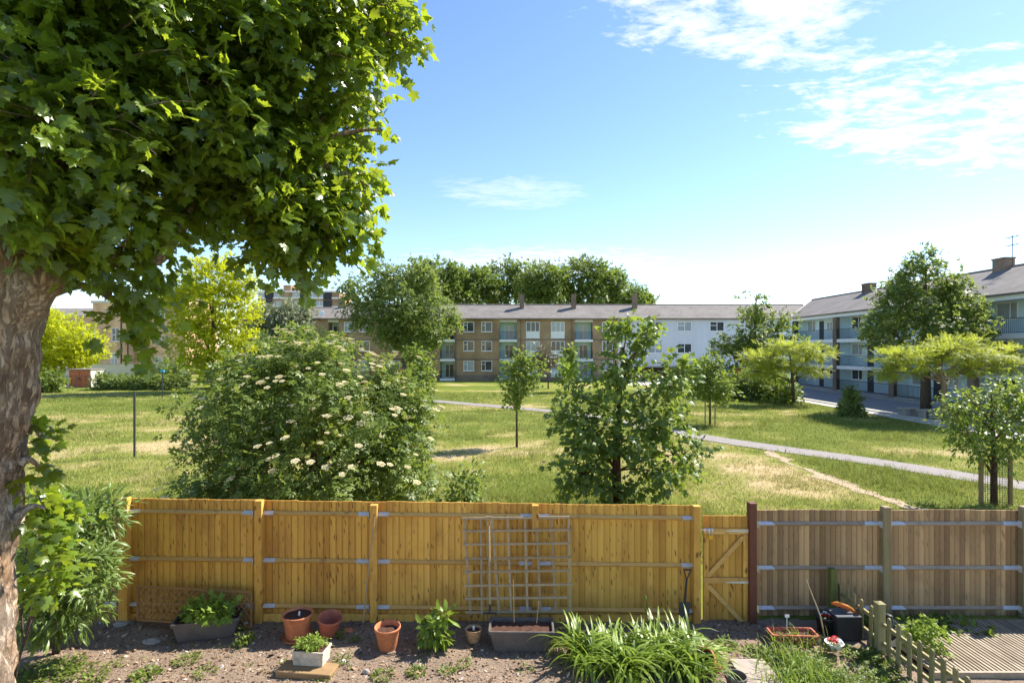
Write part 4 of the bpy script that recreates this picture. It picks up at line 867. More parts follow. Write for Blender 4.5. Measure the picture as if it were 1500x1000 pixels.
# ---- main block, facing the camera
MZ = 76.0; SC = F/MZ; mx = lambda px: (px-CX)/SC; mz = lambda py: H-(py-HY)/SC
A1 = thing('apartment_block', 'long three storey brown brick flats with tiled roof and white clad end', 'building', (5, MZ, 0)); B1 = Bld(A1)
ze, zr = mz(466), mz(443); 
def wall(root, x0, x1, z0, z1, y0, y1, mat, name='wall'): m = MB(); m.box(x0, x1, y0, y1, z0, z1); return m.build(name, mat, root)
secs = [(470, 481, 'w'), (481, 496, 'b'), (496, 645, 'w'), (645, 666, 'b'), (666, 732, 'w'), (732, 757, 'b'), (757, 842, 'w'), (842, 868, 'b'), (868, 905, 'w')]
dep = 9.0; rec = 1.5; slabs = [527.5+28.5, 526, 498.0]
floors = [mz(554), mz(525.5), mz(497.2)]
for a, b, k in secs:
    xa, xb = mx(a), mx(b)
    if k == 'w':
        wall(A1, xa, xb, -.1, ze-.15, MZ, MZ+dep, BRK)
    else:
        wall(A1, xa+.002, xb-.002, -.1, ze-.15, MZ+rec, MZ+dep, TURQ, 'recess_wall')
        for i, fz_ in enumerate(floors):
            m = MB(); m.box(xa-.03, xb+.03, MZ-.25, MZ+rec-.003, fz_-.32, fz_); m.build('balcony_slab', WHITE, A1)
            railing(A1, xa+.02, xb-.02, MZ-.16, fz_, 1.05, BLK)
            if i == 2: pass
            wx = (xa+xb)/2+.15
            B1.window('balc', 1.25, 1.9, WHITE, GLASS if (a+i) % 2 else CURT, .45, 0, 0, 'x', (wx, MZ+rec, fz_+.05))
        m = MB(); m.box(xa-.03, xb+.03, MZ-.1, MZ+rec-.003, ze-.55, ze-.16); m.build('balcony_lintel', CREAM, A1)
# floor bands and plinth
for a, b, k in secs:
    if k == 'w':
        for py in (497.5, 526.2): m = MB(); m.box(mx(a)+.005, mx(b)-.005, MZ-.03, MZ-.002, mz(py)-.1, mz(py)+.1); m.build('floor_band', BRKD, A1)
        m = MB(); m.box(mx(a)+.005, mx(b)-.005, MZ-.04, MZ-.002, -.1, mz(549)); m.build('plinth', BRKD, A1)
for j, (py0, py1) in enumerate(((486, 472), (514, 500), (543, 528.5))):
    for i, (p0, p1) in enumerate(((679, 694.5), (705, 721), (505, 519), (527, 541), (570, 585), (610, 626), (881.5, 898))):
        if p0 == 881.5 and j == 0: pass
        B1.window('std', 1.45, 1.36, WHITE, [GLASS, CURT, GLASS][(i*2+j*5+i*j) % 3], .36, .66, 0, 'x', (mx((p0+p1)/2), MZ, mz(py0)))
    for i, p in enumerate((780.5, 817)):
        B1.window('french', 1.85, 2.2, WHITE, [CURT, GLASS][(i+j+1) % 2], .36, 0, .85, 'x', (mx(p), MZ, mz(py1+23)))
for (p, w_, j) in ((763, .1, 0), (668, .1, 0), (838, .1, 0)):
    m = MB(); m.tube([(mx(p), MZ-.07, .1), (mx(p), MZ-.07, ze-.3)], .05, 8); m.build('drainpipe', BRKD, A1)
# white clad part
cx0, cx1 = mx(905), mx(1200)
wall(A1, cx0+.003, cx1, mz(536), ze-.15, MZ-.02, MZ+dep, WCLAD, 'cladding')
wall(A1, cx0+.003, cx1, -.1, mz(536)-.002, MZ+2.6, MZ+dep, BRKD, 'undercroft_wall')
m = MB(); m.box(cx0+.003, cx1, MZ-.05, MZ+2.6, mz(536)-.18, mz(536)-.004); m.build('soffit', CONC, A1)
for p in (909, 985, 1030, 1090, 1150): m = MB(); m.box(mx(p)-.2, mx(p)+.2, MZ+.02, MZ+.42, -.1, mz(536)-.19); m.build('column', BRK, A1)
for (pa, pb, mt, nm) in ((1052, 1063, BRK, 'brick_pier'), (1066, 1077, BLUEP, 'blue_door'), (1078, 1086, ORANGE, 'orange_panel'), (993, 1006, ORANGE, 'orange_panel'), (1008, 1016, BLK, 'dark_door')):
    m = MB(); m.box(mx(pa), mx(pb), MZ+.6, MZ+.8, 0, mz(539)); m.build(nm, mt, A1)
m = MB(); m.box(mx(978), mx(1010), MZ-2.2, MZ-2.0, 0, .75); m.build('low_wall', CONC, A1)
for j, py0 in enumerate((485, 517)):
    for i, (p0, p1) in enumerate(((949, 970), (993, 1012), (1040, 1060), (1096, 1114))):
        B1.window('clad', 1.95, 1.3, WHITE, CURT if (i+j) % 2 else GLASS, .5, .6, 0, 'x', (mx((p0+p1)/2), MZ-.02, mz(py0)))
    B1.window('small', .55, .75, WHITE, CURT, .98, 0, 0, 'x', (mx(927), MZ-.02, mz(py0)+.5)); B1.window('small', .45, .5, WHITE, GLASS, .98, 0, 0, 'x', (mx(934), MZ-.02, mz(py0)+.7))
m = MB(); m.box(mx(470), cx1, MZ-.42, MZ-.3, ze-.20, ze-.03); m.build('gutter', BRKD, A1)
rf = gable_roof(A1, mx(458), cx1, MZ-.35, MZ+4.2, MZ+dep+.3, ze, zr, ROOF, .14, mx(490)-mx(458), 0)
def chimney(root, x, y, z0, z1, w_, d_, mat, pots=2, par=None):
    m = MB(); m.box(x-w_/2, x+w_/2, y-d_/2, y+d_/2, z0, z1); m.box(x-w_/2-.05, x+w_/2+.05, y-d_/2-.05, y+d_/2+.05, z1+.002, z1+.12)
    c = m.build('chimney', mat, par or root)
    return c
BRC = brick('chimney_brick', (.19, .13, .095), (.26, .18, .13), (.28, .24, .2))
for p in (765, 844, 937): chimney(A1, mx(p), MZ+3.1, mz(456), mz(429), .62, .62, BRC, par=rf)
chimney(A1, mx(490), MZ+3.6, mz(460), mz(436), .95, .8, BRK, par=rf)
m = MB(); cz = mz(463); cs = Vector((mx(471.5), MZ-.1, cz+.35)); m.lathe([(.02, .0), (.25, .04), (.38, .13), (.36, .14), (.24, .06), (.02, .02)], cs, 16, Matrix.Rotation(R(70), 3, 'X')); m.tube([cs+Vector((0, .1, -.5)), cs], .03, 6); m.build('satellite_dish', WHITE, A1, smooth=True)
# ---- right block, facing left across the lawn
XF = 32.3; A2 = thing('apartment_block', 'pale blue three storey flats with access balconies at right', 'building', (XF, 50, 0)); B2 = Bld(A2)
sh, e2, r2 = 2.62, 7.85, 10.35; y0, y1 = 22.5, 64.3
wall(A2, XF+1.35, XF+9.5, -.05, e2-.2, y0, y1+4.5, BLUEW, 'wall')
piers = [22.7, 31.1, 39.3, 47.6, 55.9, 64.0]
for i, py in enumerate(piers): m = MB(); m.box(XF-.12, XF+.26, py-.28, py+.28, -.05, e2-.42); m.build('pier', BRKD if i < 5 else BLK, A2); m = MB(); m.box(XF+.262, XF+1.345, py-.12, py+.12, -.05, e2-.42); m.build('partition_wall', BLUEW, A2)
for a, b in zip(piers[:-1], piers[1:]):
    for k in range(3):
        zf = k*sh+(.0 if k else .25)
        m = MB(); m.box(XF-.05, XF+1.342, a+.283, b-.283, zf-.32 if k else -.05, zf); m.build('balcony_slab', WHITE if k else CONC, A2)
        railing(A2, a+.3, b-.3, XF+.03, zf, 1.02, BLK, 'y', .14)
        for (q, w_, key) in ((7.0, 1.7, 'acc'), (3.4, 1.1, 'acc2')):
            B2.window(key, w_, 1.15 if key == 'acc' else .9, WHITE, GLASS if (k+int(a)) % 3 else CURT, .36 if key == 'acc' else .5, .0, 0, 'y', (XF+1.35, a+q-.1, zf+1.02))
        for q in (1.0, 4.9): m = MB(); m.box(XF+1.30, XF+1.347, a+q-.42, a+q+.42, zf+.01, zf+2.05); m.build('door', plain('dark_door', (.05, .055, .07), .5, .4) if 'dark_door' not in bpy.data.materials else bpy.data.materials['dark_door'], A2)
m = MB(); m.box(XF-.22, XF-.02, y0-.2, y1+.3, e2-.42, e2-.03); m.build('fascia', WHITE, A2)
m = MB(); m.box(XF-.018, XF+1.34, y0-.2, y1+.3, e2-.40, e2-.30); m.build('soffit', WHITE, A2)
rm = MB(); ee = e2
v = [Vector((XF-.35, y0-.3, ee)), Vector((XF-.35, y1+.2, ee)), Vector((XF+4.8, y1+4.9, r2)), Vector((XF+4.8, y0-.3, r2)), Vector((XF+10, y1+4.9, ee)), Vector((XF+10, y0-.3, ee))]; dn = Vector((0, 0, -.14))
rm.add(v+[q+dn for q in v], [(3, 2, 1, 0), (5, 4, 2, 3), (0, 1, 7, 6), (0, 6, 9, 3), (3, 9, 11, 5), (1, 2, 8, 7), (2, 4, 10, 8), (4, 5, 11, 10), (6, 7, 8, 9), (9, 8, 10, 11)]); rf2 = rm.build('roof', ROOF, A2)
rc = MB(); rc.tube([v[3], v[2]], .11, 6); rc.build('ridge_tiles', ROOFR, rf2); rc = MB(); rc.tube([v[1]+Vector((0, 0, .02)), v[2]], .07, 6); rc.build('valley_flashing', KERB, rf2)
for (px, pb, pt, w_) in ((1273, 422, 415, 1.5), (1470, 394, 378, 1.35)):
    Zc = (XF+4.6)*F/(px-CX); chimney(A2, XF+4.6, Zc, 9.6, H+(HY-pt)*Zc/F-.12, .8, w_*.78, BRC, par=rf2)
Zc = 43.5; m = MB(); bz = r2; xx = XF+4.8; m.tube([(xx, 41.5, bz), (xx, 41.5, bz+2.3)], .025, 5)
for q in (1.6, 2.2): m.tube([(xx, 41.0, bz+q), (xx, 42.1, bz+q)], .018, 4); [m.tube([(xx-.25, 41.0+.22*i, bz+q), (xx+.25, 41.0+.22*i, bz+q)], .012, 4) for i in range(5)]
m.build('aerial', DARKM, rf2)
# ---- left rear brick houses
def wallbox(root, M, w_, d_, z0, z1, mat, name='wall'): m = MB(); m.box(-w_/2, w_/2, 0, d_, z0, z1, M); return m.build(name, mat, root)
TZ = 92.0; tsc = F/TZ; TX = lambda px: (px-CX)/tsc; tz = lambda py: H-(py-HY)/tsc
A3 = thing('terraced_house', 'tall warm brick terrace with white sash windows beyond left lawn', 'building', (TX(185), TZ, 0)); B3 = Bld(A3)
wall(A3, TX(20), TX(136), 0, tz(462), TZ+2.5, TZ+12, BRKL); wall(A3, TX(136), TX(187), 0, tz(444), TZ, TZ+12, BRKL); wall(A3, TX(187.3), TX(262), 0, tz(452), TZ+1.8, TZ+12, BRKL)
m = MB(); m.poly([(TX(187.3), TZ+1.8, tz(452)), (TX(262), TZ+1.8, tz(452)), (TX(262), TZ+1.8, tz(437)), (TX(219), TZ+1.8, tz(436))], (0, 10, 0)); m.build('gable', BRKL, A3)
m = MB(); m.box(TX(134), TX(189), TZ-.2, TZ+12.2, tz(444)+.002, tz(440.5)); m.build('parapet', CREAM, A3); m = MB(); m.box(TX(218), TX(264), TZ+1.5, TZ+12, tz(436)+.002, tz(434)); m.build('coping', ROOFR, A3)
for (p, py, w_, h_, yo, g_) in ((170, 500, 1.3, 2.2, 0, GLASS), (168, 545, 1.2, 3.1, 0, CURT), (226, 466, 1.25, 1.6, 1.8, GLASS), (246, 470, .9, 1.3, 1.8, CURT), (195, 526, .9, 1.2, 1.8, GLASS), (222, 545, 1.3, 2.6, 1.8, CURT), (134, 495, 1.2, 1.3, -.02, GLASS), (160, 470, 1.2, 1.6, 0, GLASS), (232, 505, 1.2, 1.6, 1.8, GLASS), (203, 500, 1.1, 1.6, 1.8, GLASS), (105, 495, 1.3, 1.6, 2.5, GLASS), (105, 545, 1.6, 1.4, 2.5, CURT), (70, 500, 1.3, 1.6, 2.5, GLASS)):
    B3.window('sash%d' % int(w_*100+h_*10), w_, h_, WHITE, g_, .5, .5, 0, 'x', (TX(p), TZ+yo, tz(py)))
for p in (178, 187.9): m = MB(); m.tube([(TX(p), TZ-.1, 0), (TX(p), TZ-.1, tz(446))], .09, 8); m.build('drainpipe', BLK, A3)
m = MB(); m.poly([(TX(20), TZ+2.3, tz(462)), (TX(136), TZ+2.3, tz(462)), (TX(136), TZ+7, tz(448)), (TX(20), TZ+7, tz(448))], (0, .1, .15)); m.build('roof', ROOF, A3)
gw = thing('garden_wall', 'low pale rendered wall in front of the brick terrace', 'wall', (TX(200), 84, 0)); m = MB(); m.box((60-CX)/F*84, (275-CX)/F*84, 84, 84.3, 0, 2.0); m.build('wall', CREAM, gw); m = MB(); m.box((60-CX)/F*84, (275-CX)/F*84, 83.95, 84.35, 2.002, 2.12); m.build('coping', CONC, gw)
x0s, x1s = (101-CX)/F*62, (131-CX)/F*62; sh_ = thing('garden_shed', 'small shed with orange red doors at the left lawn edge', 'shed', ((x0s+x1s)/2, 62, 0))
m = MB(); m.box(x0s-.3, x1s+.1, 62.06, 64, 0, 1.95); m.build('wall', CREAM, sh_); m = MB(); m.box(x0s-.4, x1s+.2, 61.9, 64.1, 1.952, 2.05); m.build('roof', ROOFR, sh_)
for k in range(2):
    a, b = (x0s, (x0s+x1s)/2-.02) if k == 0 else ((x0s+x1s)/2+.02, x1s); m = MB(); m.box(a, b, 62.0, 62.05, .05, 1.93); d = m.build('door', ORANGE, sh_); m = MB(); m.box(b-.12 if k == 0 else a+.06, b-.06 if k == 0 else a+.12, 61.96, 61.998, .9, 1.1); m.build('handle', BLK, d)
lf = thing('wire_fence', 'thin dark wire fence beside the orange doored shed', 'fence', (-50, 61, 0))
for k in range(9): x = (84+k*7-CX)/F*61; m = MB(); m.tube([(x, 61, 0), (x, 61, 1.4)], .03, 5); m.build('post', BLK, lf)
m = MB(); [m.tube([((84-CX)/F*61, 61, z), ((140-CX)/F*61, 61, z)], .012, 4) for z in (.4, .9, 1.35)]; m.build('wires', BLK, lf)
# ---- far blocks
FZ = 150.0; fs_ = F/FZ; fx = lambda px: (px-CX)/fs_; fz2 = lambda py: H-(py-HY)/fs_
A4 = thing('apartment_block', 'far flat roofed flats with white bands and dark balconies', 'building', (fx(430), FZ, 0)); B4 = Bld(A4)
wall(A4, fx(378), fx(497), 0, fz2(428), FZ, FZ+12, BRK); m = MB(); m.box(fx(377), fx(498), FZ-.3, FZ+12, fz2(428)+.002, fz2(426)); m.build('parapet', WHITE, A4)
for py in (437, 450): m = MB(); m.box(fx(378), fx(497), FZ-.15, FZ-.003, fz2(py)-.1, fz2(py)+.28); m.build('floor_band', WHITE, A4)
for j, py in enumerate((435.5, 448)):
    for p in (384, 407, 434, 458, 468): B4.window('far', 1.9, 1.25, WHITE, CURT, .5, 0, 0, 'x', (fx(p), FZ, fz2(py)))
    for p in (394, 446, 480): m = MB(); m.box(fx(p)-1.1, fx(p)+1.1, FZ-.2, FZ-.01, fz2(py)-.6, fz2(py)+1.5); m.build('balcony', BLK, A4)
m = MB(); m.box(fx(413), fx(424), FZ+1, FZ+5, fz2(426)+.01, fz2(417)); m.box(fx(427), fx(437), FZ+2, FZ+6, fz2(426)+.01, fz2(416.5)); m.box(fx(437.3), fx(450), FZ+2.2, FZ+6, fz2(426)+.01, fz2(420)); m.build('stair_tower', BRK, A4)
railing(A4, fx(451), fx(497), FZ+.5, fz2(426)+.02, 1.2, DARKM, 'x', 1.2)
MX2 = 98.0; f3 = lambda px: (px-CX)/F*MX2; z3 = lambda py: H-(py-HY)/F*MX2
A5 = thing('brick_house', 'low tiled roof block with brick chimney behind the grey green tree', 'building', (f3(420), MX2, 0))
wall(A5, f3(355), f3(470), 0, z3(468), MX2, MX2+9, BRK); r5 = gable_roof(A5, f3(353), f3(478), MX2-.3, MX2+4.5, MX2+9.3, z3(468), z3(447.5), ROOF); chimney(A5, f3(434), MX2+4, z3(455), z3(436), 1.1, .8, BRK, par=r5)
# ---- lawn posts, bench, bins
m = MB(); c = G(197, 669); m.tube([(c.x, c.y, -.05), (c.x, c.y, H-(575-HY)/F*c.y)], .042, 8); m.lathe([(.05, 0), (.05, .04), (.01, .06)], (c.x, c.y, H-(575-HY)/F*c.y), 8); tag(m.build('lawn_post', DARKM, None, c), 'tall dark slim metal post standing in left lawn', 'post')
c = G(238, 582); t = thing('lawn_post', 'slim dark post with blue top near the hedge', 'post', c); m = MB(); zt = H-(545-HY)/F*c.y; m.tube([(c.x, c.y, -.05), (c.x, c.y, zt)], .05, 8); m.build('pole', DARKM, t); m = MB(); m.box(c.x-.16, c.x+.16, c.y-.1, c.y+.1, zt+.002, zt+.18, bev=.02); m.build('blue_cap', plain('cyan_paint', (.05, .35, .55), .6, .3), t)
for (pa, pb, py, lab) in ((1321, 1347, 611, 'left half of the low grey concrete bench by the road'), (1350, 1370, 614, 'shorter right concrete bench beside the big tree trunk')):
    a, b = G(pa, py), G(pb, py); t = thing('concrete_bench', lab, 'bench', ((a.x+b.x)/2, a.y, 0), 'low concrete benches under the big tree'); z0 = .045
    m = MB(); m.box(a.x, b.x, a.y, a.y+.5, .46, .58, bev=.02); m.build('seat', CONC, t)
    for q in (a.x+.12, b.x-.32): m = MB(); m.box(q, q+.2, a.y+.06, a.y+.44, z0-.06, .458); m.build('leg', CONC, t)
# ================================================================== trees and shrubs
def tree(name, label, cat, base, trunk, rads, blobs, kind, ncl, per, size, mat, spread, bk=BARK, r1=.05, ntw=60, rt=.012, group=None, ntg=None, **kw):
    global rng
    rng = np.random.default_rng(zlib.crc32(label.encode())+kw.pop('seed', 0)); random.seed(zlib.crc32(label.encode()))
    t = thing(name, label, cat, (base[0], base[1], 0), group)
    cl_ = leaves('crown', kind, blobs, ncl, per, size, mat, t, spread, **kw)
    m = MB(); tg = [b[0] for b in blobs]
    if ntg: tg = tg+[cl_[i] for i in rng.choice(len(cl_), min(len(cl_), ntg), replace=False)]
    tw = cl_[rng.choice(len(cl_), min(ntw, len(cl_)), replace=False)] if ntw else None
    branch_mesh(m, trunk, rads, tg, r1, tw, rt); m.build('trunk', bk, t, smooth=True); return t
# ---- the big sycamore at left
Zs = 4.6; sp_ = lambda x, y, Z=Zs: P(x, y, Z); b0 = sp_(-100, 1000)
syc = thing('sycamore_tree', 'big sycamore overhanging the garden with thick rough trunk', 'tree', (b0.x, Zs, 0))
m = MB(); path = [Vector((b0.x-.02, Zs, -.1)), Vector((b0.x, Zs, .7)), sp_(-98, 1000), sp_(-96, 860), sp_(-92, 760), sp_(-80, 660), sp_(-66, 580), sp_(-52, 510), sp_(-38, 455), sp_(-18, 410), sp_(20, 365), sp_(55, 325), sp_(95, 280), sp_(130, 200), sp_(150, 60)]
rad = [0.66, .56, .52, .51, .51, .51, .51, .50, .48, .42, .36, .29, .23, .18, .12]
def dense(pts, rad, k=6):
    A = catmull(np.array([(*p, r) for p, r in zip(pts, rad)]), k); return [tuple(a[:3]) for a in A], [float(a[3]) for a in A]
p_, r_ = dense(path, rad, 26); m.tube(p_, r_, 130, rough=.09, rs=5.5)
lim = [sp_(-18, 470), sp_(18, 436), sp_(62, 404), sp_(112, 386, 4.7), sp_(165, 380, 4.8), sp_(225, 380, 4.9), sp_(255, 350, 5.0), sp_(300, 290, 5.2), sp_(400, 230, 5.4)]
p_, r_ = dense(lim, [.38, .30, .19, .11, .075, .06, .05, .04, .03], 8); m.tube(p_, r_, 28, rough=.12, rs=5)
for pts, rr in (([sp_(40, 345), sp_(-20, 240, 4.4), sp_(-80, 60, 4.2)], [.26, .16, .08]), ([sp_(75, 300), sp_(190, 190, 5), sp_(330, 90, 5.4), sp_(470, 20, 5.7)], [.2, .12, .08, .03]), ([sp_(95, 390, 4.68), sp_(160, 340, 4.9), sp_(260, 240, 5.2), sp_(400, 170, 5.5)], [.1, .075, .055, .02]), ([sp_(110, 250), sp_(230, 60, 5.1), sp_(340, -120, 5.5)], [.16, .1, .05]), ([sp_(62, 430, 4.7), sp_(118, 418, 4.9), sp_(160, 436, 5.1), sp_(205, 470, 5.2)], [.06, .035, .02, .01])):
    p_, r_ = dense(pts, rr, 8); m.tube(p_, r_, 12, rough=.08, rs=6)
SB = [blob(58, 640, 5.0, 22, 20, .2), blob(60, 690, 4.9, 30, 30, .2), blob(66, 745, 4.9, 34, 30, .25)]
B = SB+[blob(110, 358, 4.5, 60, 22, .2), blob(190, 368, 4.7, 55, 18, .2), blob(40, 40, 4.3, 150, 110, 1.0), blob(230, 70, 4.9, 170, 120, 1.2), blob(380, 80, 5.4, 140, 115, 1.1), blob(500, 40, 5.5, 85, 70, .8), blob(570, 15, 5.6, 36, 40, .4), blob(130, 200, 4.3, 150, 95, .9), blob(310, 205, 5.1, 150, 95, 1.0), blob(435, 215, 5.5, 95, 85, .8), blob(475, 315, 5.5, 50, 45, .5), blob(415, 325, 5.4, 62, 42, .5), blob(30, 290, 4.2, 90, 55, .5), blob(195, 310, 4.7, 85, 48, .5), blob(330, 290, 5.2, 70, 34, .5), blob(245, 335, 5.0, 30, 24, .3), blob(520, 150, 5.6, 36, 50, .4), blob(515, 260, 5.6, 24, 24, .25),
     blob(170, 405, 5.0, 46, 10, .2), blob(205, 440, 5.1, 22, 18, .15), blob(205, 485, 5.1, 10, 14, .1), blob(600, 60, 5.6, 16, 22, .2), blob(560, 190, 5.6, 16, 8, .12),
     blob(60, -120, 4.9, 250, 80, 1.2), blob(440, -90, 5.7, 150, 60, 1.0), blob(490, 362, 5.5, 34, 16, .3), blob(610, 30, 5.6, 14, 34, .2), blob(540, 272, 5.6, 14, 8, .12), blob(430, 365, 5.4, 40, 14, .3), blob(-110, 150, 4.2, 120, 180, 1.0)]
cl_ = leaves('crown', 'sycamore', B, 2300, 12, .098, LS, syc, .07, bias=.4, inner=.5, up=.7, droop=.55, rnd=.55, tint=(0, 1), jag=.35, spray=.46, hollow=.57, hf=1.5); ends_ = leaves.ends
def syc_twigs(m, cs, A, rt=.007):
    for c in cs:
        i = np.argmin(((A-c)**2).sum(1)); st = Vector(A[i]); e = Vector(c); mid = st.lerp(e, .5)+Vector((0, 0, .1*(e-st).length)); m.tube(bez(st, mid, e, 4), [rt*1.6, rt*1.2, rt, rt*.7, rt*.4], 4, cap=False)
A_ = np.array(m.v)[::60]; extra = np.array([b[0] for b in B]); 
for e in extra:
    i = np.argmin(((A_-e)**2).sum(1)); st = Vector(A_[i]); m.tube(bez(st, st.lerp(Vector(e), .5)+Vector((0, 0, .15)), e, 6), [.045, .04, .034, .028, .022, .016, .01], 6, cap=False)
A_ = np.concatenate([A_, extra]); ii = rng.choice(len(cl_), 520, replace=False); syc_twigs(m, cl_[ii], A_)
for i in ii: c = Vector(cl_[i]); d = Vector(ends_[i]); m.tube(bez(c, c+d*.35, c+d*.62+Vector((0, 0, -.05)), 3), [.005, .004, .003, .002], 4, cap=False)
m.build('trunk', BARK_S, syc, smooth=True)
# ---- lance leaved shrub in the garden corner
c = Vector((px2x(95, 7.9), 7.75, 0))
LB = [blob(110, 770, 7.9, 62, 48, .45), blob(80, 840, 7.6, 55, 60, .5), blob(120, 850, 7.5, 42, 55, .45), blob(60, 900, 7.2, 36, 40, .3), blob(150, 750, 8.1, 32, 25, .3), blob(100, 900, 7.4, 35, 25, .3)]
st = tree('garden_shrub', 'tall lance leaved green shrub in the garden corner beside the trunk', 'shrub', c, [c, c+Vector((0, 0, .5)), c+Vector((.05, .05, 1.1))], [.05, .04, .03], LB, 'lance', 400, 10, .155, LO, .06, r1=.025, ntw=80, rt=.006, up=.5, droop=.3, zmin=.08)
c = Vector((px2x(15, 6.7), 6.7, 0)); SBL = [blob(72, 775, 6.7, 34, 30, .3), blob(95, 815, 6.6, 34, 30, .3), blob(60, 735, 6.8, 26, 22, .3), blob(70, 860, 6.5, 30, 30, .3), blob(105, 750, 6.9, 22, 18, .2)]
tree('sycamore_sapling', 'broad leaved sycamore sapling between big trunk and lance leaved shrub', 'sapling', c, [c, c+Vector((.1, 0, .5)), c+Vector((.3, 0, 1.1))], [.02, .016, .01], SBL, 'sycamore', 60, 6, .125, LS, .08, r1=.014, ntw=30, rt=.005, up=.7, droop=.4, tint=(.3, 1))
# small lance shoot
c = G(70, 945); pl = thing('leafy_plant', 'small low lance leaved shoot on soil near the big trunk', 'plant', c)
a = rng.random(60)*6.28; blades('leaf_straps', c.x+.02*rng.normal(size=60), c.y+.02*rng.normal(size=60), a, .16+.1*rng.random(60), .012+.006*rng.random(60), .9+.4*rng.random(60), LO, pl, None, 5)
c = G(355, 945); pl = thing('leafy_plant', 'tiny leafy weed clump at the right corner of the leafy trough', 'plant', c)
leaves('foliage', 'oval', [(np.array((c.x, c.y, .1)), np.array((.12, .09, .1)))], 34, 5, .05, LG, pl, .03, zmin=.01, up=1)
# ---- elder in flower behind the fence
eb = Vector(((450-CX)/F*13.4, 13.4, 0)); EB = [blob(455, 565, 13.4, 112, 62, 2.0), blob(375, 600, 13.0, 80, 66, 1.7), blob(545, 610, 13.2, 70, 68, 1.7), blob(345, 690, 12.4, 70, 60, 1.4), blob(465, 680, 12.0, 120, 78, 1.4), blob(572, 695, 12.6, 54, 66, 1.3), blob(290, 722, 12.2, 34, 34, .9), blob(400, 540, 13.6, 50, 28, 1.1), blob(505, 555, 13.6, 60, 30, 1.1), blob(585, 575, 13.6, 24, 20, .6), blob(600, 645, 13, 26, 44, .7), blob(440, 512, 13.8, 52, 20, 1.0), blob(470, 530, 13.7, 60, 28, 1.2), blob(610, 610, 13.2, 24, 40, .7), blob(590, 540, 13.8, 14, 12, .35)]
elder = tree('elder_bush', 'large rounded elder bush in creamy flower behind the yellow fence', 'bush', eb, [eb, eb+Vector((.1, 0, .8)), eb+Vector((.2, 0, 2)), eb+Vector((.1, 0, 3.2))], [.14, .12, .09, .05], EB, 'pinnate', 1400, 9, .215, LE, .12, BARK_R, .06, 200, .014, bias=.3, inner=.66, up=.6, droop=.6, rnd=.4, zmin=.15, jag=.3, spray=.55, cl_tint=.7, hollow=.42, hf=.9)
pts, nr = crown_points(EB, 900, .08, .9, .8, .1); keep = (nr[:, 2] > -.05) & ((nr[:, 1] < .35) | (nr[:, 2] > .5)); pts = pts[keep]; nr = nr[keep]
wgt = .4+.6*(pts[:, 0] > eb.x)+.5*(pts[:, 2] > 2.6); idx = rng.choice(len(pts), 96, replace=False, p=wgt/wgt.sum())
fm = MB()
for k in range(46):
    a = k*2.4; r = .105*math.sqrt(k/46); q = Vector((r*math.cos(a), r*math.sin(a), .02-1.6*r*r+random.uniform(-.006, .006))); s_ = random.uniform(.010, .018); fm.tint = random.random()
    for z in range(2): fm.poly([q+Vector((s_*math.cos(b+z), s_*math.sin(b+z), random.uniform(-.004, .006))) for b in (0, 1.57, 3.14, 4.71)])
for k in range(6): b = k*1.05; fm.tube([(0, 0, -.06), (.06*math.cos(b), .06*math.sin(b), .0)], .003, 3, cap=False)
first = None
for i in idx:
    p = Vector(pts[i])+Vector(nr[i])*.22+Vector((0, 0, .06)); q = Vector((0, 0, 1)).rotation_difference((Vector(nr[i])*.5+Vector((0, 0, 1))).normalized())
    if first is None: f_ = fm.build('flower_head', FLW, elder); f_.location = p-wloc(elder); first = f_
    else: f_ = first.copy(); C.objects.link(f_); f_.location = p-wloc(elder)
    # build() offsets the mesh by the parent origin; undo it for a head modelled about its own centre
    f_.rotation_euler = q.to_euler(); s_ = random.uniform(.55, 1.05); f_.scale = (s_, s_, s_)
rest = [i for i in range(len(pts)) if i not in set(idx) and (pts[i][0] > eb.x-.6 or pts[i][2] > 2.8)]; rm_ = MB()
for i in random.sample(rest, min(130, len(rest))):                    # the many smaller heads further in, as one part
    p = Vector(pts[i])+Vector(nr[i])*random.uniform(.05, .22); s_ = random.uniform(.4, .85); q = Vector((0, 0, 1)).rotation_difference((Vector(nr[i])*.6+Vector((0, 0, 1))).normalized()).to_matrix()
    rm_.add([p+q @ (Vector(v)*s_) for v in fm.v], fm.f, random.random())
tag(rm_.build('small_flower_heads', FLW, elder), kind='stuff')
o_ = wloc(elder); first.data.vertices.foreach_set('co', np.array([tuple(Vector(v)) for v in fm.v], dtype=np.float32).ravel()); first.data.update()
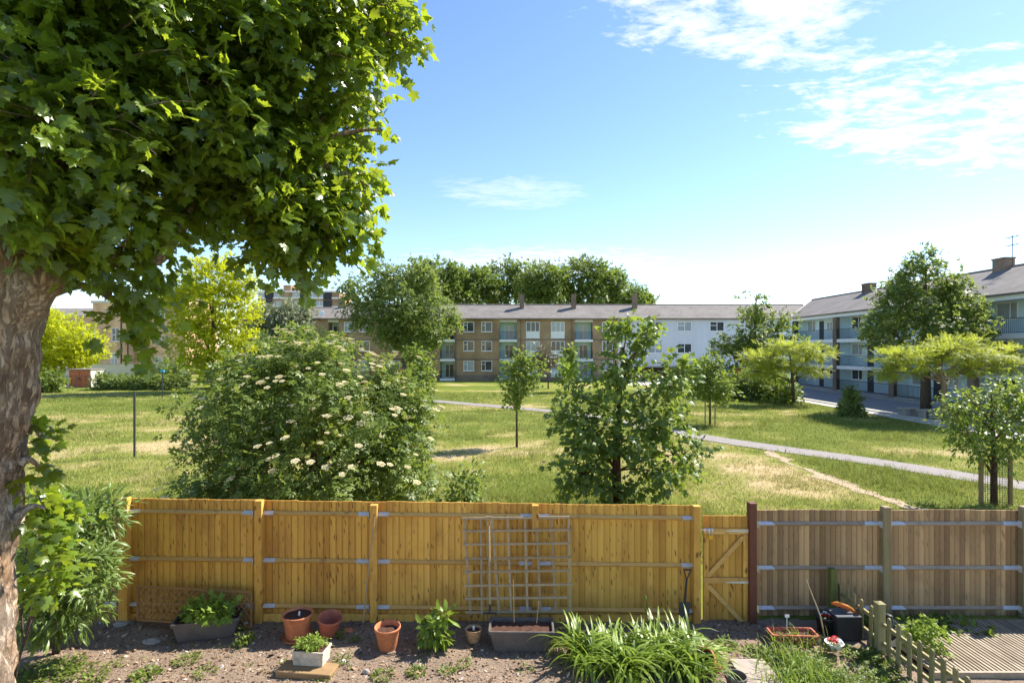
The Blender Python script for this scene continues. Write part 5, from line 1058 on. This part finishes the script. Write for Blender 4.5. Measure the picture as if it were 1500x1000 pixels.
# ---- young maple just behind the fence
mb_ = Vector(((905-CX)/F*14.4, 14.4, 0)); tp_ = lambda x, y, Z=14.4: P(x, y, Z)
MBL = [blob(905, 560, 14.4, 60, 50, .9), blob(870, 640, 14.2, 75, 60, 1.1), blob(960, 630, 14.3, 70, 55, 1.1), blob(860, 690, 14, 60, 35, .9), blob(960, 690, 14, 65, 30, .9), blob(915, 510, 14.5, 24, 38, .4), blob(895, 490, 14.5, 12, 22, .25), blob(945, 495, 14.5, 24, 34, .4), blob(985, 560, 14.5, 36, 40, .6), blob(840, 580, 14.4, 28, 28, .5), blob(1000, 665, 14.2, 40, 25, .6), blob(830, 610, 14.3, 30, 20, .5), blob(905, 720, 14, 40, 22, .7), blob(920, 480, 14.5, 9, 16, .2), blob(955, 484, 14.5, 10, 14, .2)]
tree('maple_tree', 'young multi stemmed maple with pale shoot tips behind the yellow fence', 'tree', mb_, [mb_, tp_(903, 690), tp_(903, 640), tp_(908, 580), tp_(912, 510)], [.13, .115, .09, .055, .02], MBL, 'lobed', 400, 12, .14, LM, .10, BARK_R, .032, 260, .012, bias=.6, inner=.35, up=.65, droop=.5, rnd=.5, zmin=.2, jag=.35, tint=(0, 1), spray=.6, hollow=.42, hf=1.3)
# pale growing tips belong to the maple
mp_ = C.objects['maple_tree']
for bl_ in [blob(895, 482, 14.5, 12, 14, .2), blob(920, 478, 14.5, 9, 14, .15), blob(950, 484, 14.5, 16, 16, .2), blob(832, 538, 14.4, 10, 14, .2), blob(1008, 535, 14.5, 12, 10, .2)]: leaves('shoot_tip', 'lobed', [bl_], 7, 7, .13, LW, mp_, .07, tint=(.3, 1))
c = Vector(((680-CX)/F*14.3, 14.3, 0)); tree('garden_shrub', 'small dark leafy shrub beyond the fence between elder and maple', 'shrub', c, [c, c+Vector((0, 0, .4))], [.03, .02], [blob(680, 722, 14.3, 28, 28, .5), blob(690, 700, 14.3, 14, 18, .3), blob(655, 735, 14.2, 20, 18, .3)], 'oval', 110, 6, .13, LM, .08, r1=.015, ntw=20, rt=.006, zmin=.1, up=.7)
c = Vector(((722-CX)/F*15.2, 15.2, 0)); 
# ---- saplings and staked trees
def stakes(label, xs, Z, z1, r=.035, mat=TRL, lean=.0):
    for px in xs:
        x = (px-CX)/F*Z; m = MB(); m.tint = .5; m.tube([(x, Z, -.1), (x+lean, Z, z1)], r, 8); o = m.build('tree_stake', mat, None, (x, Z, 0)); tag(o, label[xs.index(px)], 'stake', 'stakes round young trees')
Z = 24.1; c = Vector(((757-CX)/F*Z, Z, 0)); q = lambda x, y: P(x, y, Z)
tree('young_tree', 'slender pale leaved sapling alone on the lawn between elder and maple', 'tree', c, [c, q(757, 610), q(758, 570), q(762, 525)], [.055, .045, .035, .012], [blob(760, 560, Z, 24, 30, .7), blob(775, 533, Z, 20, 18, .5), blob(745, 540, Z, 14, 18, .4), blob(752, 585, Z, 15, 12, .35), blob(785, 545, Z, 12, 20, .35), blob(765, 520, Z, 10, 8, .25)], 'lobed', 180, 6, .15, LG, .16, r1=.02, ntw=60, rt=.007, tint=(.35, 1), bias=.5, jag=.4)
Z = 52.; c = Vector(((621-CX)/F*Z, Z, 0)); q = lambda x, y: P(x, y, Z)
tree('young_tree', 'light green young tree with guard stakes rising behind the elder', 'tree', c, [c, q(620, 560), q(617, 520)], [.08, .06, .03], [blob(615, 540, Z, 18, 25, 1), blob(608, 518, Z, 14, 14, .8), blob(625, 545, Z, 10, 22, .7)], 'lobed', 160, 5, .28, LG, .25, r1=.03, ntw=30, tint=(.4, 1))
stakes(['left thin stake of the young tree behind the elder', 'right thin stake of the young tree behind the elder'], [617, 625], Z, 1.3, .05)
Z = 55.; c = Vector(((833-CX)/F*Z, Z, 0)); q = lambda x, y: P(x, y, Z)
tree('young_tree', 'narrow light green young tree in front of the second balcony stack', 'tree', c, [c, q(832, 540), q(832, 520)], [.08, .06, .03], [blob(832, 530, Z, 12, 18, .8), blob(830, 550, Z, 14, 12, .8), blob(836, 515, Z, 7, 8, .5)], 'lobed', 130, 5, .28, LG, .25, r1=.03, ntw=30, tint=(.4, 1))
Z = 60.; c = Vector(((803-CX)/F*Z, Z, 0)); q = lambda x, y: P(x, y, Z)
tree('young_tree', 'dull grey brown young tree before the white panelled windows', 'tree', c, [c, q(803, 540), q(803, 528)], [.08, .06, .03], [blob(803, 527, Z, 15, 14, .9), blob(792, 520, Z, 9, 9, .6)], 'lobed', 120, 4, .25, leaf_mat('bronze_foliage', (.09, .075, .045), (.18, .16, .10), (.2, .17, .08), .25), .3, r1=.03, ntw=40)
Z = 31.; c = Vector(((1040-CX)/F*Z, Z, 0)); q = lambda x, y: P(x, y, Z)
tree('young_tree', 'young tree between two short stakes beyond the maple', 'tree', c, [c, q(1040, 595), q(1041, 560), q(1041, 535)], [.06, .055, .04, .015], [blob(1040, 565, Z, 28, 22, 1.0), blob(1035, 545, Z, 20, 18, .7), blob(1060, 570, Z, 18, 18, .7), blob(1043, 530, Z, 10, 10, .4)], 'lobed', 280, 6, .17, LG, .18, r1=.03, ntw=70, rt=.009, tint=(.15, .8))
stakes(['left short stake of the young tree beyond the maple', 'right short stake of the young tree beyond the maple'], [1033, 1047.5], Z, H-(584-HY)/F*Z, .04)
Z = 15.1; c = Vector(((1456-CX)/F*Z, Z, 0)); q = lambda x, y: P(x, y, Z)
tree('young_tree', 'staked young tree with mesh guard beside the curving path', 'tree', c, [c, q(1456, 700), q(1457, 660), q(1453, 620), q(1452, 585)], [.085, .075, .06, .04, .015], [blob(1455, 610, Z, 62, 42, 1.0), blob(1420, 585, Z, 35, 25, .6), blob(1480, 580, Z, 40, 28, .7), blob(1410, 630, Z, 32, 22, .6), blob(1440, 655, Z, 35, 18, .6), blob(1500, 630, Z, 30, 30, .6), blob(1390, 600, Z, 16, 16, .3), blob(1525, 590, Z, 40, 40, .8)], 'oval', 400, 11, .115, LM, .10, BARK_R, .03, 220, .009, tint=(.25, 1), bias=.55, jag=.35, up=.6, spray=.42)
stakes(['left round stake of the young tree with mesh guard', 'right round stake of the young tree with mesh guard'], [1437, 1480], Z, H-(667-HY)/F*Z, .055, PLNK)
m = MB(); rr = .27; zt = H-(668-HY)/F*Z; cx_, cy_ = c.x+.03, c.y
for k in range(26): a = k/26*6.283; m.tube([(cx_+rr*math.cos(a), cy_+rr*math.sin(a), .02), (cx_+rr*math.cos(a), cy_+rr*math.sin(a), zt)], .0035, 3, cap=False)
for j in range(22): z = .05+j*(zt-.06)/21; m.tube([(cx_+rr*math.cos(k/18*6.283), cy_+rr*math.sin(k/18*6.283), z) for k in range(19)], .003, 3, cap=False)
o = m.build('tree_guard', BLK, None, (cx_, cy_, 0)); tag(o, 'black wire mesh guard round the staked tree beside the path', 'tree guard')
# ---- trees by the right block
Z = 37.; c = Vector(((1356-CX)/F*Z, Z, 0)); q = lambda x, y, Z=37.: P(x, y, Z)
tree('conical_tree', 'tall dark conical tree in front of the pale blue flats', 'tree', c, [c, q(1356, 550), q(1356, 480), q(1356, 390)], [.32, .27, .2, .05], [blob(1356, 480, Z, 78, 36, 3.0), blob(1357, 440, Z, 62, 34, 2.6), blob(1355, 410, Z, 40, 26, 1.8), blob(1355, 388, Z, 20, 18, .9), blob(1310, 490, Z, 36, 22, 1.6), blob(1405, 480, Z, 40, 30, 1.8), blob(1385, 430, Z, 22, 24, 1.2), blob(1325, 450, Z, 26, 28, 1.3), blob(1350, 374, Z, 8, 7, .4)], 'spray', 700, 10, .32, LD, .26, r1=.10, ntw=40, rt=.03, bias=.28, jag=.25, up=.6, spray=.7, hollow=.42, hf=.5)
Z = 32.; c = Vector(((1384-CX)/F*Z, Z, 0)); q = lambda x, y, Z=32.: P(x, y, Z)
FB = [blob(1380, 515, Z, 70, 10, 2.6), blob(1320, 522, Z, 44, 8, 1.6), blob(1440, 520, Z, 55, 9, 2), blob(1310, 545, Z, 28, 6, 1.2), blob(1400, 500, Z, 40, 6, 1.5), blob(1470, 535, Z, 45, 7, 1.6), blob(1345, 535, Z, 50, 6, 1.6), blob(1420, 540, Z, 45, 6, 1.6), blob(1490, 512, Z, 30, 6, 1.2)]
tree('acacia_tree', 'wide flat topped feathery bright green tree before the flats at right', 'tree', c, [c, q(1383, 560), q(1378, 545), q(1370, 525)], [.16, .14, .11, .06], FB, 'feather', 430, 6, .50, LF, .22, plain('tan_bark', (.26, .19, .12), .9, .2), .09, 90, .03, bias=.6, up=3.0, droop=.03, rnd=.2, flat=.12, jag=.2)
Z = 42.5; c = Vector(((1163-CX)/F*Z, Z, 0)); q = lambda x, y, Z=42.5: P(x, y, Z)
tree('acacia_tree', 'smaller feathery bright green tree left of the road', 'tree', c, [c, q(1161, 560), q(1160, 545), q(1158, 525)], [.13, .11, .09, .05], [blob(1155, 508, Z, 42, 6, 1.8), blob(1118, 524, Z, 32, 7, 1.5), blob(1190, 518, Z, 30, 6, 1.4), blob(1150, 534, Z, 44, 6, 1.6), blob(1196, 543, Z, 22, 4, 1.0), blob(1115, 545, Z, 22, 6, 1.2)], 'feather', 330, 6, .52, LF, .26, r1=.07, ntw=60, rt=.03, bias=.6, up=2., droop=.05, rnd=.25, flat=.25)
Z = 52.; c = Vector(((1105-CX)/F*Z, Z, 0)); q = lambda x, y, Z=52.: P(x, y, Z)
tree('feathery_tree', 'loose upright grey green tree before the white clad flats', 'tree', c, [c, q(1105, 530), q(1106, 480), q(1108, 430)], [.2, .17, .12, .03], [blob(1105, 490, Z, 42, 30, 2.2), blob(1075, 505, Z, 30, 14, 1.5), blob(1108, 455, Z, 24, 20, 1.3), blob(1110, 434, Z, 9, 12, .5), blob(1140, 500, Z, 26, 26, 1.4), blob(1100, 525, Z, 45, 16, 2), blob(1150, 470, Z, 14, 14, .8), blob(1060, 518, Z, 18, 7, .8)], 'spray', 330, 9, .38, LG, .26, r1=.06, ntw=90, rt=.025, bias=.55, jag=.4, tint=(.5, 1), spray=1.0, flat=.45, up=1.0)
for (px, py, Z, rx, ry, mt, lab, n_) in ((1118, 562, 47, 36, 24, LD, 'dense dark shrub mass under the loose grey green tree', 260), (1058, 565, 48, 26, 22, LG, 'mid green shrub left of the dark shrub by the white flats', 170), (1143, 574, 44, 20, 14, LG, 'low grey green shrub at the trunk of the smaller feathery tree', 120), (1022, 545, 52, 14, 16, LG, 'narrow upright shrub before the white flats undercroft', 90)):
    c = Vector(((px-CX)/F*Z, Z, 0)); zb = H-(py+ry*.3-HY)/F*Z
    tree('large_shrub', lab, 'shrub', c, [c, c+Vector((0, 0, .8))], [.1, .06], [blob(px, py, Z, rx, ry, 1.8), blob(px-rx*.4, py+ry*.4, Z, rx*.6, ry*.6, 1.4), blob(px+rx*.4, py+ry*.3, Z, rx*.65, ry*.7, 1.4)], 'spray', n_, 7, .4, mt, .28, r1=.04, ntw=12, zmin=.15)
Z = 35.2; c = Vector(((1247-CX)/F*Z, Z, 0))
tree('dwarf_conifer', 'small rounded conifer with drooping tips alone by the road edge', 'conifer', c, [c, c+Vector((0, 0, 1.2))], [.07, .03], [blob(1247, 592, Z, 15, 16, .62), blob(1246, 575, Z, 9, 9, .4), blob(1247, 603, Z, 17, 9, .7)], 'spray', 230, 7, .2, LD, .09, r1=.02, ntw=10, zmin=.05, droop=1.2, up=.2)
# ---- trees on the left
Z = 56.; 
c = Vector(((312-CX)/F*Z, Z, 0)); q = lambda x, y, Z=56.: P(x, y, Z)
tree('golden_tree', 'bright yellow green tree rising behind the elder at left', 'tree', c, [c, q(312, 530), q(312, 470), q(312, 420)], [.25, .2, .14, .05], [blob(315, 450, Z, 55, 45, 3.2), blob(310, 405, Z, 42, 26, 2.4), blob(345, 410, Z, 24, 28, 1.6), blob(280, 460, Z, 40, 30, 2.2), blob(295, 500, Z, 42, 28, 2.2), blob(345, 480, Z, 25, 40, 1.6), blob(300, 388, Z, 22, 10, 1.2), blob(262, 425, Z, 22, 16, 1.2), blob(300, 535, Z, 24, 14, 1.2)], 'spray', 620, 10, .46, LY, .34, r1=.08, ntw=50, rt=.03, bias=.4, jag=.35, up=1.2, droop=.15, flat=.5, spray=1.2)
Z = 68.; c = Vector(((95-CX)/F*Z, Z, 0)); q = lambda x, y, Z=68.: P(x, y, Z)
tree('golden_tree', 'low spreading yellow green tree seen past the big trunk', 'tree', c, [c, q(113, 545), q(105, 520), q(100, 490)], [.25, .2, .14, .05], [blob(95, 500, Z, 48, 30, 3.4), blob(75, 475, Z, 36, 24, 2.6), blob(120, 515, Z, 30, 16, 2), blob(60, 520, Z, 30, 24, 2.4), blob(88, 530, Z, 38, 12, 2.2), blob(40, 480, Z, 34, 34, 2.6)], 'spray', 560, 8, .55, LY, .45, r1=.08, ntw=40, rt=.03, bias=.4, jag=.35, up=1.3, droop=.15, flat=.5)
Z = 62.; c = Vector(((592-CX)/F*Z, Z, 0)); q = lambda x, y, Z=62.: P(x, y, Z)
tree('round_tree', 'broad round dark green tree in front of the brick flats', 'tree', c, [c, q(592, 530), q(590, 480), q(588, 430)], [.3, .26, .2, .08], [blob(590, 440, Z, 66, 48, 4.5), blob(545, 440, Z, 44, 36, 3), blob(635, 455, Z, 34, 40, 2.6), blob(600, 480, Z, 60, 22, 4), blob(590, 402, Z, 42, 20, 2.6), blob(530, 420, Z, 26, 18, 1.6), blob(640, 480, Z, 30, 22, 2), blob(612, 495, Z, 36, 12, 2.4)], 'spray', 900, 11, .46, LD, .36, r1=.12, ntw=40, rt=.04, bias=.28, jag=.25, tint=(.1, 1), spray=1.1, up=.7, hollow=.42, hf=.35)
Z = 78.; c = Vector(((415-CX)/F*Z, Z, 0)); q = lambda x, y, Z=78.: P(x, y, Z)
tree('grey_green_tree', 'dull grey green bushy tree between golden tree and brick roofs', 'tree', c, [c, q(415, 520), q(415, 470)], [.25, .2, .1], [blob(412, 468, Z, 38, 22, 3), blob(435, 462, Z, 24, 16, 2), blob(395, 475, Z, 26, 26, 2.4), blob(410, 490, Z, 45, 20, 3)], 'spray', 520, 8, .55, LGR, .5, r1=.1, ntw=20, rt=.04, bias=.3)
Z = 62.; 
c = Vector(((365-CX)/F*Z, Z, 0)); tree('large_shrub', 'tall green shrub behind the left shoulder of the elder', 'shrub', c, [c, c+Vector((0, 0, 1.5))], [.1, .05], [blob(370, 515, Z, 40, 26, 2), blob(340, 535, Z, 30, 20, 1.6), blob(255, 545, Z, 26, 16, 1.5)], 'spray', 260, 7, .5, LG, .4, r1=.05, ntw=12, zmin=.2)
Z = 59.; hb = [blob(150+k*14, 562, Z, 13, 11, .9) for k in range(9)]; c = Vector(((205-CX)/F*Z, Z, 0)); hg = thing('clipped_hedge', 'long low dark green hedge along the far left lawn edge', 'hedge', c); leaves('foliage', 'spray', hb, 420, 7, .36, LD, hg, .2, zmin=.05)
m = MB(); [m.tube([(b[0][0], Z, 0), (b[0][0]+.1, Z, 1.1)], .04, 5) for b in hb]; m.build('stems', BARK, hg)
Z = 55.; c = Vector(((62-CX)/F*Z, Z, 0)); tree('large_shrub', 'loose green shrub left of the orange doored shed', 'shrub', c, [c, c+Vector((0, 0, 1))], [.08, .04], [blob(62, 565, Z, 20, 16, 1.2), blob(80, 560, Z, 14, 12, 1)], 'spray', 90, 7, .4, LG, .25, ntw=8, zmin=.1)
# ---- plane trees behind the flats
Z = 104.; rows_ = [(640, 398, 42, 22, 'leftmost'), (690, 408, 42, 22, ''), (742, 399, 48, 27, ''), (800, 404, 38, 24, ''), (848, 396, 46, 29, ''), (892, 410, 30, 22, ''), (935, 430, 16, 12, '')]
labs = ['plane tree above the flats roof just right of round tree top', 'plane tree above the flats left of the first thin chimney', 'plane tree crown directly behind the first thin chimney', 'tall plane tree crown between the first two thin chimneys', 'plane tree crown directly above the second thin chimney', 'plane tree at the right end of the tall row behind flats', 'small isolated treetop beside the third thin chimney']
for k, (px, py, rx, ry, _) in enumerate(rows_):
    z_ = Z+(k % 3)*5; c = Vector(((px-CX)/F*z_, z_, 0)); q = lambda x, y, z_=z_: P(x, y, z_)
    tree('plane_tree', labs[k], 'tree', c, [c, q(px, 480), q(px, py+10)], [.4, .35, .15], [blob(px, py+6, z_, rx*.8, ry*.8, 4), blob(px-rx*.45, py+12, z_, rx*.55, ry*.7, 3.4), blob(px+rx*.45, py+10, z_, rx*.55, ry*.75, 3.4), blob(px+rx*.1, py-ry*.35+4, z_, rx*.45, ry*.5, 2.5), blob(px, py+ry+8, z_, rx*.9, ry*.6, 3.5)], 'spray', 330, 10, .75, LP, .55, r1=.15, ntw=20, rt=.05, group='plane trees behind the flats', bias=.35, jag=.4, spray=1.8, up=.7, hollow=.3, hf=.22)
Z = 100.; c = Vector(((210-CX)/F*Z, Z+20, 0))
tree('plane_tree', 'green tree just visible behind the terrace roofs at left', 'tree', c, [c, c+Vector((0, 0, 8))], [.3, .2], [blob(285, 435, Z+20, 26, 14, 3), blob(255, 438, Z+20, 20, 10, 3)], 'spray', 160, 7, .9, LP, .7, ntw=0)
